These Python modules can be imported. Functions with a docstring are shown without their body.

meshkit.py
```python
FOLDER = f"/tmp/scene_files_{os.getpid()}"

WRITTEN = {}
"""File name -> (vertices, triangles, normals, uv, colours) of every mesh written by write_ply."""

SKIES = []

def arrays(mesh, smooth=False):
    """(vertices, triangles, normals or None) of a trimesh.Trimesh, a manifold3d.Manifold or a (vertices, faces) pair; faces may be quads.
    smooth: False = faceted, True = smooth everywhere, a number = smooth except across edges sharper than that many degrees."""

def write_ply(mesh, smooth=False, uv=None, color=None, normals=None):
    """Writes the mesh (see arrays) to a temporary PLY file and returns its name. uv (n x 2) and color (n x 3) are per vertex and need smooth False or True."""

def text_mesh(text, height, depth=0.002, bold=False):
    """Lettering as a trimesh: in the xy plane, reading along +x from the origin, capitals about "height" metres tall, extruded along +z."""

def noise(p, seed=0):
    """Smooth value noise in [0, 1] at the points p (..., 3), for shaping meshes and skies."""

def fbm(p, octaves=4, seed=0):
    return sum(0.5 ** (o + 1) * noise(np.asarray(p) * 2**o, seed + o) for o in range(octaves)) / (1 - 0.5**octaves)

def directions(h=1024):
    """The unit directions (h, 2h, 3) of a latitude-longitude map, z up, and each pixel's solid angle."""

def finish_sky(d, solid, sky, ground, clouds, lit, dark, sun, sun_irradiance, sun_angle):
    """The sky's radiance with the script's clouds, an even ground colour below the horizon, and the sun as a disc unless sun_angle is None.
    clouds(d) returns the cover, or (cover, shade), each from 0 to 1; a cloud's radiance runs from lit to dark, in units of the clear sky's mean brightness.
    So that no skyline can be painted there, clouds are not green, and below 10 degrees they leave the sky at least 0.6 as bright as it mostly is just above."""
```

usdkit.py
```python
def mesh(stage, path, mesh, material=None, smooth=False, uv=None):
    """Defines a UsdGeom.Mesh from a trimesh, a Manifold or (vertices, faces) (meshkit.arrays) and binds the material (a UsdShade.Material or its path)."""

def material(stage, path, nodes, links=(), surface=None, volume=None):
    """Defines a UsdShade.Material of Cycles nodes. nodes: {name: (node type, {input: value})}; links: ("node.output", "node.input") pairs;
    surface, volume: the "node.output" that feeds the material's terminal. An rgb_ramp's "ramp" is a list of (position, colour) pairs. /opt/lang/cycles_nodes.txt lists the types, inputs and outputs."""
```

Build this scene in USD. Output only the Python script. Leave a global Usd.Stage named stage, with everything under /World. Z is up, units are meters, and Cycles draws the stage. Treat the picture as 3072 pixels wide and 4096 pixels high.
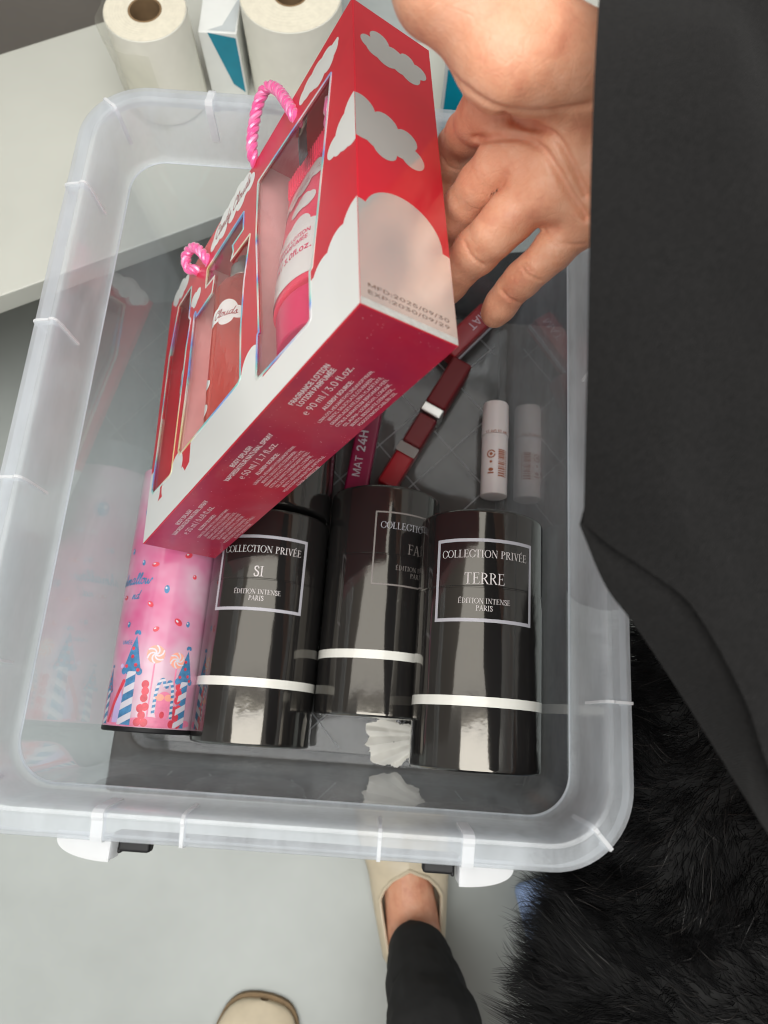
import math, random, numpy as np, trimesh, usdkit, meshkit
import manifold3d as m3
from pxr import Usd, UsdGeom, UsdLux, UsdShade, Gf, Sdf, Vt
from shapely.geometry import Polygon, LineString, Point, box as sbox, MultiPolygon
from shapely import affinity
from shapely.ops import unary_union

stage = Usd.Stage.CreateInMemory()
UsdGeom.SetStageUpAxis(stage, 'Z'); UsdGeom.SetStageMetersPerUnit(stage, 1.0)
UsdGeom.Xform.Define(stage, '/World'); UsdGeom.Scope.Define(stage, '/World/Looks')
rng = np.random.default_rng(7); random.seed(7)
MM = 0.001
# ------------------------------------------------------------------ camera
CAM = np.array([34.34, -150.59, 517.06])
RIGHT = np.array([0.99744, 0.0676, 0.02311]); DOWN = np.array([0.07139, -0.95575, -0.28538]); FWD = np.array([0.00279, 0.2863, -0.95814])
cam = UsdGeom.Camera.Define(stage, '/World/camera')
FL = 6.86
cam.CreateFocalLengthAttr(FL); cam.CreateHorizontalApertureAttr(FL * 768 / 736.73); cam.CreateVerticalApertureAttr(FL * 1024 / 736.73)
cam.CreateFStopAttr(2.4); cam.CreateFocusDistanceAttr(0.39); cam.CreateClippingRangeAttr(Gf.Vec2f(0.02, 100)); cam.CreateExposureAttr(0.35)
mt = Gf.Matrix4d(); c4 = CAM * MM
for i, r in enumerate((RIGHT, -DOWN, -FWD)): mt.SetRow(i, Gf.Vec4d(*map(float, r), 0))
mt.SetRow(3, Gf.Vec4d(*map(float, c4), 1)); cam.AddTransformOp().Set(mt)
# ------------------------------------------------------------------ light
dome = UsdLux.DomeLight.Define(stage, '/World/room_light'); dome.CreateIntensityAttr(1.0)
dm = usdkit.material(stage, '/World/Looks/room_air', {'b': ('background_shader', {'color': (1, 0.97, 0.93), 'strength': 0.30})}, surface='b.background')
UsdShade.MaterialBindingAPI.Apply(dome.GetPrim()).Bind(dm)
def rect(name, pos, target, w, h, inten, col):
    L = UsdLux.RectLight.Define(stage, '/World/' + name)
    L.CreateWidthAttr(w); L.CreateHeightAttr(h); L.CreateIntensityAttr(inten); L.CreateColorAttr(Gf.Vec3f(*col)); L.CreateNormalizeAttr(False)
    z = np.array(pos, float) - np.array(target, float); z /= np.linalg.norm(z)
    x = np.cross([0, 1, 0], z); x /= np.linalg.norm(x); y = np.cross(z, x)
    m = Gf.Matrix4d()
    for i, r in enumerate((x, y, z)): m.SetRow(i, Gf.Vec4d(*map(float, r), 0))
    m.SetRow(3, Gf.Vec4d(*map(float, pos), 1)); L.AddTransformOp().Set(m)
rect('ceiling_panel', (-0.62, 0.70, 1.65), (-0.62, 0.70, 0), 2.7, 1.5, 1.5, (1.0, 0.985, 0.95))
rect('ceiling_panel_rear', (0.0, -0.62, 1.65), (0.0, -0.62, 0), 1.7, 1.0, 5.4, (1.0, 0.985, 0.95))
rect('window_lamp', (-1.75, 0.25, 0.85), (0, 0, 0.15), 1.1, 0.8, 6.5, (1.0, 0.985, 0.96))

# ------------------------------------------------------------------ helpers
used = {}
def numbered(parent, name):
    k = (parent, name); n = used.get(k, 0); used[k] = n + 1
    return name if n == 0 else f'{name}_{n:03d}'
base_of = {}
def thing(name, label, cat, loc=(0, 0, 0), group=None, kind=None):
    path = '/World/' + numbered('/World', name)
    x = UsdGeom.Xform.Define(stage, path); x.AddTranslateOp().Set(Gf.Vec3d(*[float(v) * MM for v in loc]))
    p = x.GetPrim(); p.SetCustomDataByKey('label', label); p.SetCustomDataByKey('category', cat)
    if group: p.SetCustomDataByKey('group', group)
    if kind: p.SetCustomDataByKey('kind', kind)
    base_of[path] = np.array(loc, float)
    return path
def obj(name, mesh, mat, parent=None, smooth=30, label=None, cat=None, kind=None, group=None):
    """one Mesh prim; vertices in world millimetres"""
    par = parent or '/World'
    path = par + '/' + numbered(par, name)
    v, f, n = meshkit.arrays(mesh, smooth)
    b = base_of.get(par, np.zeros(3)); base_of[path] = b
    v = (v - b) * MM
    m = UsdGeom.Mesh.Define(stage, path)
    m.CreatePointsAttr(Vt.Vec3fArray.FromNumpy(v.astype(np.float32)))
    m.CreateFaceVertexCountsAttr(Vt.IntArray.FromNumpy(np.full(len(f), 3, np.int32)))
    m.CreateFaceVertexIndicesAttr(Vt.IntArray.FromNumpy(f.astype(np.int32).ravel()))
    m.CreateSubdivisionSchemeAttr('none')
    if n is not None:
        m.CreateNormalsAttr(Vt.Vec3fArray.FromNumpy(n.astype(np.float32))); m.SetNormalsInterpolation('vertex')
    UsdShade.MaterialBindingAPI.Apply(m.GetPrim()).Bind(LOOK[mat])
    p = m.GetPrim()
    for k, val in (('label', label), ('category', cat), ('kind', kind), ('group', group)):
        if val: p.SetCustomDataByKey(k, val)
    return path
def cat(ms): return trimesh.util.concatenate([m for m in ms if m is not None and len(m.faces)])
def tm(man):
    m = man.to_mesh(); return trimesh.Trimesh(m.vert_properties[:, :3], m.tri_verts, process=False)
def rbox(c, s, r=1.0, R=None, seg=8):
    """box with rounded edges: hull of eight spheres"""
    s = np.array(s, float) / 2 - r
    sp = m3.Manifold.sphere(r, seg)
    parts = [sp.translate([sx * s[0], sy * s[1], sz * s[2]]) for sx in (-1, 1) for sy in (-1, 1) for sz in (-1, 1)]
    t = tm(m3.Manifold.batch_hull(parts)); T = np.eye(4)
    if R is not None: T[:3, :3] = R
    T[:3, 3] = c; t.apply_transform(T); return t
def rotz(a): c, s = math.cos(a), math.sin(a); return np.array([[c, -s, 0], [s, c, 0], [0, 0, 1.]])
def polys(g):
    if g.is_empty: return []
    return [q for q in getattr(g, 'geoms', [g]) if q.geom_type == 'Polygon' and q.area > 1e-6]
def sheet(g, mp, maxe=None):
    """flat print: shapely shape -> triangles, mapped point by point by mp(x, y)"""
    out = []
    for q in polys(g):
        v, f = trimesh.creation.triangulate_polygon(q, engine='earcut')
        if maxe: v, f = trimesh.remesh.subdivide_to_size(np.column_stack([v, np.zeros(len(v))]), f, maxe, max_iter=12); v = v[:, :2]
        out.append(trimesh.Trimesh(mp(v[:, 0], v[:, 1]), f, process=False))
    return cat(out) if out else None
def plate(g, z0, z1, mp3):
    """thickness given to a flat shape: local (x, y, z0..z1) mapped by mp3"""
    out = []
    for q in polys(g):
        t = trimesh.creation.extrude_polygon(q, z1 - z0, engine='earcut'); t.apply_translation([0, 0, z0])
        t.vertices = mp3(t.vertices); out.append(t)
    return cat(out)
def smoothpoly(pts, k=1, closed=True):
    p = np.array(pts, float)
    for _ in range(k):
        q = np.roll(p, -1, 0); p = np.stack([p * .75 + q * .25, p * .25 + q * .75], 1).reshape(-1, 2)
    return Polygon(p).buffer(0)
def puffs(lst): return unary_union([Point(x, y).buffer(r, 12) if not isinstance(r, tuple) else affinity.scale(Point(x, y).buffer(1, 14), r[0], r[1]) for x, y, r in lst])
def catmull(P, n=8):
    P = np.array(P, float); Q = np.vstack([2 * P[0] - P[1], P, 2 * P[-1] - P[-2]]); out = []
    for i in range(1, len(Q) - 2):
        for t in np.linspace(0, 1, n, endpoint=False):
            a, b, c, d = Q[i - 1:i + 3]
            out.append(.5 * (2 * b + (c - a) * t + (2 * a - 5 * b + 4 * c - d) * t * t + (3 * b - a - 3 * c + d) * t ** 3))
    out.append(P[-1]); return np.array(out)
def tube(path, r, n=10, closed_ends=True):
    P = np.array(path, float); r = np.broadcast_to(r, len(P)); T = np.gradient(P, axis=0); T /= np.linalg.norm(T, axis=1)[:, None]
    u = np.cross(T[0], [0.3, 0.2, 1.0]); u /= np.linalg.norm(u); rings = []
    for i in range(len(P)):
        u = u - T[i] * (u @ T[i]); u /= np.linalg.norm(u); w = np.cross(T[i], u)
        a = np.linspace(0, 2 * np.pi, n, endpoint=False)
        rings.append(P[i] + r[i] * (np.cos(a)[:, None] * u + np.sin(a)[:, None] * w))
    return loft(rings, caps=closed_ends)
def loft(rings, caps=True, close=False):
    n = len(rings[0]); V = np.vstack(rings); F = []
    m = len(rings)
    for i in range(m if close else m - 1):
        a = np.arange(n) + i * n; b = np.roll(np.arange(n), -1) + i * n; j = ((i + 1) % m) * n - i * n
        F += [np.stack([a, b, b + j], 1), np.stack([a, b + j, a + j], 1)]
    F = np.vstack(F)
    if caps and not close:
        V = np.vstack([V, rings[0].mean(0), rings[-1].mean(0)]); k = len(V)
        a = np.arange(n); b = np.roll(a, -1)
        F = np.vstack([F, np.stack([b, a, np.full(n, k - 2)], 1), np.stack([a + (m - 1) * n, b + (m - 1) * n, np.full(n, k - 1)], 1)])
    return trimesh.Trimesh(V, F, process=False)
def lathe(profile, axis_o, axis_d, n=64, up=None):
    """profile: (radius, height) pairs, revolved round axis"""
    d = np.array(axis_d, float); d /= np.linalg.norm(d); u = np.cross(d, [0, 0, 1.0]) if up is None else np.array(up, float)
    if np.linalg.norm(u) < 1e-6: u = np.array([1.0, 0, 0])
    u /= np.linalg.norm(u); w = np.cross(d, u); a = np.linspace(0, 2 * np.pi, n, endpoint=False)
    return loft([np.array(axis_o) + d * h + r * (np.cos(a)[:, None] * u + np.sin(a)[:, None] * w) for r, h in profile])

# ------------------------------------------------------------------ materials
LOOK = {}
def mat(name, nodes, links=(), surface='p.BSDF', **k): LOOK[name] = usdkit.material(stage, '/World/Looks/' + name, nodes, links, surface=surface, **k)
def plain(name, col, rough=.5, bump=0, bscale=400, var=0, vscale=60, **kw):
    nodes = {'p': ('principled_bsdf', {'base_color': col, 'roughness': rough, **kw})}; links = []
    if bump or var: nodes['g'] = ('texture_coordinate', {})
    if bump:
        nodes['n'] = ('noise_texture', {'scale': bscale, 'detail': 4.0}); nodes['b'] = ('bump', {'strength': bump, 'distance': .0006})
        links += [('g.object', 'n.vector'), ('n.fac', 'b.height'), ('b.normal', 'p.normal')]
    if var:
        lo = tuple(max(0, c * (1 - var)) for c in col); hi = tuple(min(1, c * (1 + var)) for c in col)
        nodes['nv'] = ('noise_texture', {'scale': vscale, 'detail': 5.0, 'roughness': .6}); nodes['r'] = ('rgb_ramp', {'ramp': [(.3, lo), (.7, hi)]})
        links += [('g.object', 'nv.vector'), ('nv.fac', 'r.fac'), ('r.color', 'p.base_color')]
    mat(name, nodes, links)
plain('floor_vinyl', (.39, .42, .405), .45, var=.14, vscale=4, bump=.05, bscale=300)
plain('white_laminate', (.53, .54, .49), .35, var=.05, vscale=6)
plain('dark_wall', (.20, .18, .16), .8, var=.1, vscale=5)
plain('dark_wood', (.078, .07, .06), .7, var=.35, vscale=25, specular_ior_level=.2)
plain('paper_roll', (.78, .77, .69), .8, bump=.1, bscale=120, var=.03)
plain('paper_roll_edge', (.70, .66, .54), .9, bump=.3, bscale=500, var=.06, vscale=200)
plain('cardboard_core', (.22, .14, .07), .9, var=.2)
plain('white_board', (.74, .76, .74), .5, var=.03)
plain('grey_board', (.50, .54, .55), .5, var=.04)
plain('teal_print', (.0, .22, .32), .4, var=.08)
plain('red_card', (.60, .016, .034), .34, bump=.02, bscale=120, var=.06, vscale=30, coat_weight=.25, coat_roughness=.15, specular_ior_level=.35)
plain('red_gloss', (.52, .014, .03), .26, bump=.02, bscale=120, var=.06, vscale=30, coat_weight=.9, coat_roughness=.06)
mat('magenta_card', {'t': ('texture_coordinate', {}), 'n': ('noise_texture', {'scale': 24.0, 'detail': 4.0}), 'r': ('rgb_ramp', {'ramp': [(.3, (.26, .004, .036)), (.7, (.37, .008, .03))]}), 'd': ('noise_texture', {'scale': 1100.0, 'detail': 1.0}), 'dr': ('rgb_ramp', {'ramp': [(.755, (0, 0, 0)), (.79, (.8, .8, .8))]}),
    'x': ('mix_color', {'b': (.62, .42, .42)}), 'n4': ('noise_texture', {'scale': 9.0, 'detail': 6.0}), 'r4': ('rgb_ramp', {'ramp': [(.35, (.16, .16, .16)), (.7, (.42, .42, .42))]}), 'b': ('bump', {'strength': .08, 'distance': .0006}), 'p': ('principled_bsdf', {'coat_weight': .6, 'coat_roughness': .12})},
    [('t.object', 'n.vector'), ('n.fac', 'r.fac'), ('t.object', 'd.vector'), ('d.fac', 'dr.fac'), ('dr.color', 'x.fac'), ('r.color', 'x.a'), ('x.result', 'p.base_color'), ('t.object', 'n4.vector'), ('n4.fac', 'r4.fac'), ('r4.color', 'p.roughness'), ('n.fac', 'b.height'), ('b.normal', 'p.normal')])
plain('white_print', (.84, .85, .83), .2, metallic=.08, coat_weight=.5, coat_roughness=.08)
plain('foil_print', (.84, .85, .83), .14, metallic=.68, coat_weight=.5, coat_roughness=.06)
plain('raw_card', (.62, .55, .45), .85, var=.1)
plain('grey_crease', (.42, .42, .40), .6, bump=.4, bscale=600, var=.15, vscale=300)
plain('pink_liner', (.74, .40, .39), .4, var=.12, vscale=30)
plain('ink_brown', (.10, .05, .03), .6)
plain('ink_script', (.30, .02, .03), .5)
plain('lettering_white', (.60, .56, .56), .35)
plain('tube_pink', (.86, .06, .13), .3, var=.05)
plain('tube_cap_pink', (.72, .03, .13), .25)
plain('cord_pink', (.80, .09, .32), .25, sheen_weight=.5, specular_ior_level=1.0, coat_weight=.6, coat_roughness=.2, bump=.2, bscale=900)
plain('dark_ribbon', (.03, .035, .04), .5)
plain('silver_foil', (.55, .55, .53), .32, metallic=1.0)
mat('foil_edge', {'t': ('texture_coordinate', {}), 'n': ('noise_texture', {'scale': 26.0, 'detail': 1.0}), 'r': ('rgb_ramp', {'ramp': [(.30, (.80, .72, .35)), (.42, (.85, .83, .78)), (.52, (.30, .75, .70)), (.60, (.22, .40, .90)), (.70, (.85, .80, .85))]}), 'p': ('principled_bsdf', {'metallic': .35, 'roughness': .3})},
    [('t.object', 'n.vector'), ('n.fac', 'r.fac'), ('r.color', 'p.base_color')])
plain('black_plastic', (.010, .010, .011), .55, bump=.05, specular_ior_level=.3)
plain('label_grey', (.38, .375, .41), .35)
plain('band_white', (.68, .68, .63), .22, coat_weight=.5)
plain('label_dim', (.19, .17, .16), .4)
plain('cap_grey', (.10, .12, .13), .35)
plain('gloss_dark_red', (.13, .005, .008), .45, specular_ior_level=.3)
plain('gloss_red', (.26, .004, .010), .3)
plain('gloss_magenta', (.17, .003, .035), .3)
plain('balm_white', (.62, .56, .55), .3, subsurface_weight=.1)
plain('balm_print', (.30, .09, .04), .5)
plain('scrap_paper', (.74, .72, .66), .9, bump=.3, bscale=250)
plain('cand_blue', (.06, .20, .38), .35, var=.3, vscale=200); plain('cand_red', (.60, .05, .08), .35, var=.25, vscale=200)
plain('cand_pale', (.58, .56, .62), .35); plain('cand_lilac', (.50, .40, .68), .35, var=.1); plain('cand_peach', (.78, .34, .26), .35); plain('cand_rose', (.72, .20, .33), .35, var=.15, vscale=120)
plain('beige_leather', (.60, .52, .38), .45, bump=.1, bscale=700, var=.06); plain('shoe_lining', (.20, .14, .06), .8); plain('brown_trim', (.22, .15, .08), .8, bump=.6, bscale=900, var=.2)
plain('trousers_black', (.010, .010, .010), .9, bump=.3, bscale=800, var=.3, vscale=60)
plain('blue_cloth', (.36, .50, .80), .8, bump=.2)
plain('coat_lining', (.004, .004, .004), .9)
plain('coat_smooth', (.012, .012, .012), .6, bump=.5, bscale=900, var=.4, vscale=300)
# sleeve: fine twill
mat('sleeve_cloth', {'t': ('texture_coordinate', {}), 'n': ('noise_texture', {'scale': 900.0, 'detail': 3.0}), 'm': ('mapping', {'rotation': (0, 0, .6), 'scale': (1, 1, 1)}),
    'w': ('wave_texture', {'scale': 420.0, 'distortion': 3.0, 'detail': 2.0, 'detail_scale': 2.0}), 'a': ('math', {'math_type': 'add'}), 'b': ('bump', {'strength': .55, 'distance': .0005}),
    'n2': ('noise_texture', {'scale': 620.0, 'detail': 5.0, 'roughness': .75}), 'r': ('rgb_ramp', {'ramp': [(.34, (.0016, .0015, .0015)), (.66, (.0078, .0073, .0074))]}),
    'p': ('principled_bsdf', {'roughness': .85, 'sheen_weight': .05, 'sheen_roughness': .5, 'specular_ior_level': .3})},
    [('t.object', 'n.vector'), ('t.object', 'm.vector'), ('m.vector', 'w.vector'), ('n.fac', 'a.value1'), ('w.fac', 'a.value2'), ('a.value', 'b.height'), ('b.normal', 'p.normal'), ('t.object', 'n2.vector'), ('n2.fac', 'r.fac'), ('r.color', 'p.base_color')])
# black shrink-wrapped tube: soft waves and tiny wrinkles in the film
mat('wrapped_black', {'t': ('texture_coordinate', {}), 'm': ('mapping', {'scale': (1, .3, 1)}), 'n': ('noise_texture', {'scale': 55.0, 'detail': 2.0}), 'n2': ('noise_texture', {'scale': 420.0, 'detail': 3.0}),
    'mx': ('math', {'math_type': 'multiply', 'value2': .035}), 'a': ('math', {'math_type': 'add'}), 'b': ('bump', {'strength': .30, 'distance': .0012}),
    'p': ('principled_bsdf', {'base_color': (.013, .0125, .0125), 'roughness': .10, 'ior': 1.75, 'specular_tint': (1.0, .93, .80), 'coat_weight': .6, 'coat_roughness': .02, 'coat_ior': 1.5})},
    [('t.object', 'm.vector'), ('m.vector', 'n.vector'), ('t.object', 'n2.vector'), ('n2.fac', 'mx.value1'), ('n.fac', 'a.value1'), ('mx.value', 'a.value2'), ('a.value', 'b.height'), ('b.normal', 'p.coat_normal'), ('b.normal', 'p.normal')])
# pink printed paper: cloudy pink and white
mat('candy_paper', {'t': ('texture_coordinate', {}), 'n': ('noise_texture', {'scale': 26.0, 'detail': 3.0, 'roughness': .5}), 'r': ('rgb_ramp', {'ramp': [(.30, (.55, .11, .25)), (.44, (.57, .22, .35)), (.58, (.58, .36, .46)), (.74, (.62, .50, .56))]}),
    'p': ('principled_bsdf', {'roughness': .28, 'coat_weight': .5, 'coat_roughness': .06})}, [('t.object', 'n.vector'), ('n.fac', 'r.fac'), ('r.color', 'p.base_color')])
def sheer(name, tint, clear, milk, rough, gmax, milkcol=(.85, .88, .9), nscale=0, graze=.1, g0=.008, nstr=.25, mvar=0):
    """a thin clear or milky plastic: see-through, milky and mirror parts, the mirror growing towards grazing view"""
    nodes = {'tr': ('transparent_bsdf', {'color': tint}), 'df': ('diffuse_bsdf', {'color': milkcol}), 'tl': ('translucent_bsdf', {'color': milkcol}),
             'mk': ('mix_closure', {'fac': .6}), 'm1': ('mix_closure', {}), 'p2': ('math', {'math_type': 'power', 'value2': 2.0}), 'mf': ('math', {'math_type': 'multiply_add', 'value2': graze, 'value3': milk, 'use_clamp': True}), 'gl': ('glossy_bsdf', {'color': (1, 1, 1), 'roughness': rough, 'distribution': 'ggx'}),
             'lw': ('layer_weight', {'blend': .5}), 'pw': ('math', {'math_type': 'power', 'value2': 3.0}), 'ma': ('math', {'math_type': 'multiply_add', 'value2': gmax, 'value3': g0}), 'm2': ('mix_closure', {})}
    links = [('lw.facing', 'p2.value1'), ('p2.value', 'mf.value1'), ('mf.value', 'm1.fac'), ('df.BSDF', 'mk.closure1'), ('tl.BSDF', 'mk.closure2'), ('tr.BSDF', 'm1.closure1'), ('mk.closure', 'm1.closure2'), ('lw.facing', 'pw.value1'), ('pw.value', 'ma.value1'), ('ma.value', 'm2.fac'), ('m1.closure', 'm2.closure1'), ('gl.BSDF', 'm2.closure2')]
    if nscale:
        nodes |= {'t': ('texture_coordinate', {}), 'n': ('noise_texture', {'scale': nscale, 'detail': 3.0}), 'b': ('bump', {'strength': nstr, 'distance': .0004})}
        links += [('t.object', 'n.vector'), ('n.fac', 'b.height'), ('b.normal', 'gl.normal'), ('b.normal', 'df.normal')]
    if mvar:   # patchy haze and fine scratches in the milk
        nodes |= {'t3': ('texture_coordinate', {}), 'mp3': ('mapping', {'scale': (1, .25, .6)}), 'n3': ('noise_texture', {'scale': 70.0, 'detail': 6.0, 'roughness': .7}), 'r3': ('map_range', {'from_min': .3, 'from_max': .7, 'to_min': 1 - mvar, 'to_max': 1 + mvar}), 'x3': ('math', {'math_type': 'multiply', 'use_clamp': True})}
        links = [q for q in links if q != ('mf.value', 'm1.fac')] + [('t3.object', 'mp3.vector'), ('mp3.vector', 'n3.vector'), ('n3.fac', 'r3.value'), ('r3.result', 'x3.value1'), ('mf.value', 'x3.value2'), ('x3.value', 'm1.fac')]
    mat(name, nodes, links, surface='m2.closure')
sheer('clear_plastic', (.95, .97, .99), 1, .010, .03, .50, milkcol=(.80, .86, .93), graze=.24, g0=.014, nscale=22, mvar=.3)
sheer('frosted_plastic', (.955, .97, .985), 1, .36, .14, .38, milkcol=(.91, .95, .985), nscale=400, graze=.22, g0=.02, mvar=.35)
sheer('white_frost', (.95, .95, .95), 1, .86, .4, .1, milkcol=(.93, .94, .95))
sheer('window_film', (.98, .96, .96), 1, .02, .02, .30, milkcol=(.85, .62, .62), nscale=55, nstr=1.0)
sheer('bottle_clear', (.98, .60, .54), 1, .2, .03, .4, milkcol=(.85, .22, .18))
sheer('crumpled_film', (.95, .95, .92), 1, .14, .12, .3, milkcol=(.85, .84, .8))
sheer('gloss_clear', (.97, .90, .91), 1, .006, .04, .2, graze=.03, g0=.004)
sheer('moulded_line', (.9, .9, .9), 1, .20, .3, .1, graze=.2)
# skin
mat('skin', {'t': ('texture_coordinate', {}), 'n': ('noise_texture', {'scale': 60.0, 'detail': 6.0, 'roughness': .65}), 'r': ('rgb_ramp', {'ramp': [(.30, (.60, .24, .145)), (.5, (.70, .335, .205)), (.72, (.75, .41, .275))]}),
    'n2': ('noise_texture', {'scale': 800.0, 'detail': 4.0}), 'v': ('voronoi_texture', {'scale': 420.0, 'feature': 'distance_to_edge'}), 'vm': ('math', {'math_type': 'minimum', 'value2': .12}), 'v2': ('voronoi_texture', {'scale': 130.0, 'feature': 'distance_to_edge'}), 'vm2': ('math', {'math_type': 'minimum', 'value2': .06}),
    'k1': ('math', {'math_type': 'multiply', 'value2': 3.0}), 'k2': ('math', {'math_type': 'multiply', 'value2': 9.0}), 'a': ('math', {'math_type': 'add'}), 'a2': ('math', {'math_type': 'add'}), 'b': ('bump', {'strength': .24, 'distance': .0006}),
    'p': ('principled_bsdf', {'roughness': .45, 'subsurface_weight': .16, 'subsurface_scale': .003, 'subsurface_radius': (1.0, .35, .2), 'specular_ior_level': .5})},
    [('t.object', 'n.vector'), ('n.fac', 'r.fac'), ('r.color', 'p.base_color'), ('t.object', 'n2.vector'), ('t.object', 'v.vector'), ('t.object', 'v2.vector'), ('v.distance', 'vm.value1'), ('v2.distance', 'vm2.value1'), ('vm.value', 'k1.value1'), ('vm2.value', 'k2.value1'), ('k1.value', 'a.value1'), ('k2.value', 'a.value2'), ('a.value', 'a2.value1'), ('n2.fac', 'a2.value2'), ('a2.value', 'b.height'), ('b.normal', 'p.normal')])
mat('fur', {'p': ('principled_bsdf', {'base_color': (.004, .004, .0045), 'roughness': .42, 'specular_ior_level': .22})})
mat('fur_light', {'p': ('principled_bsdf', {'base_color': (.03, .027, .025), 'roughness': .35, 'specular_ior_level': .7})})

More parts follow.
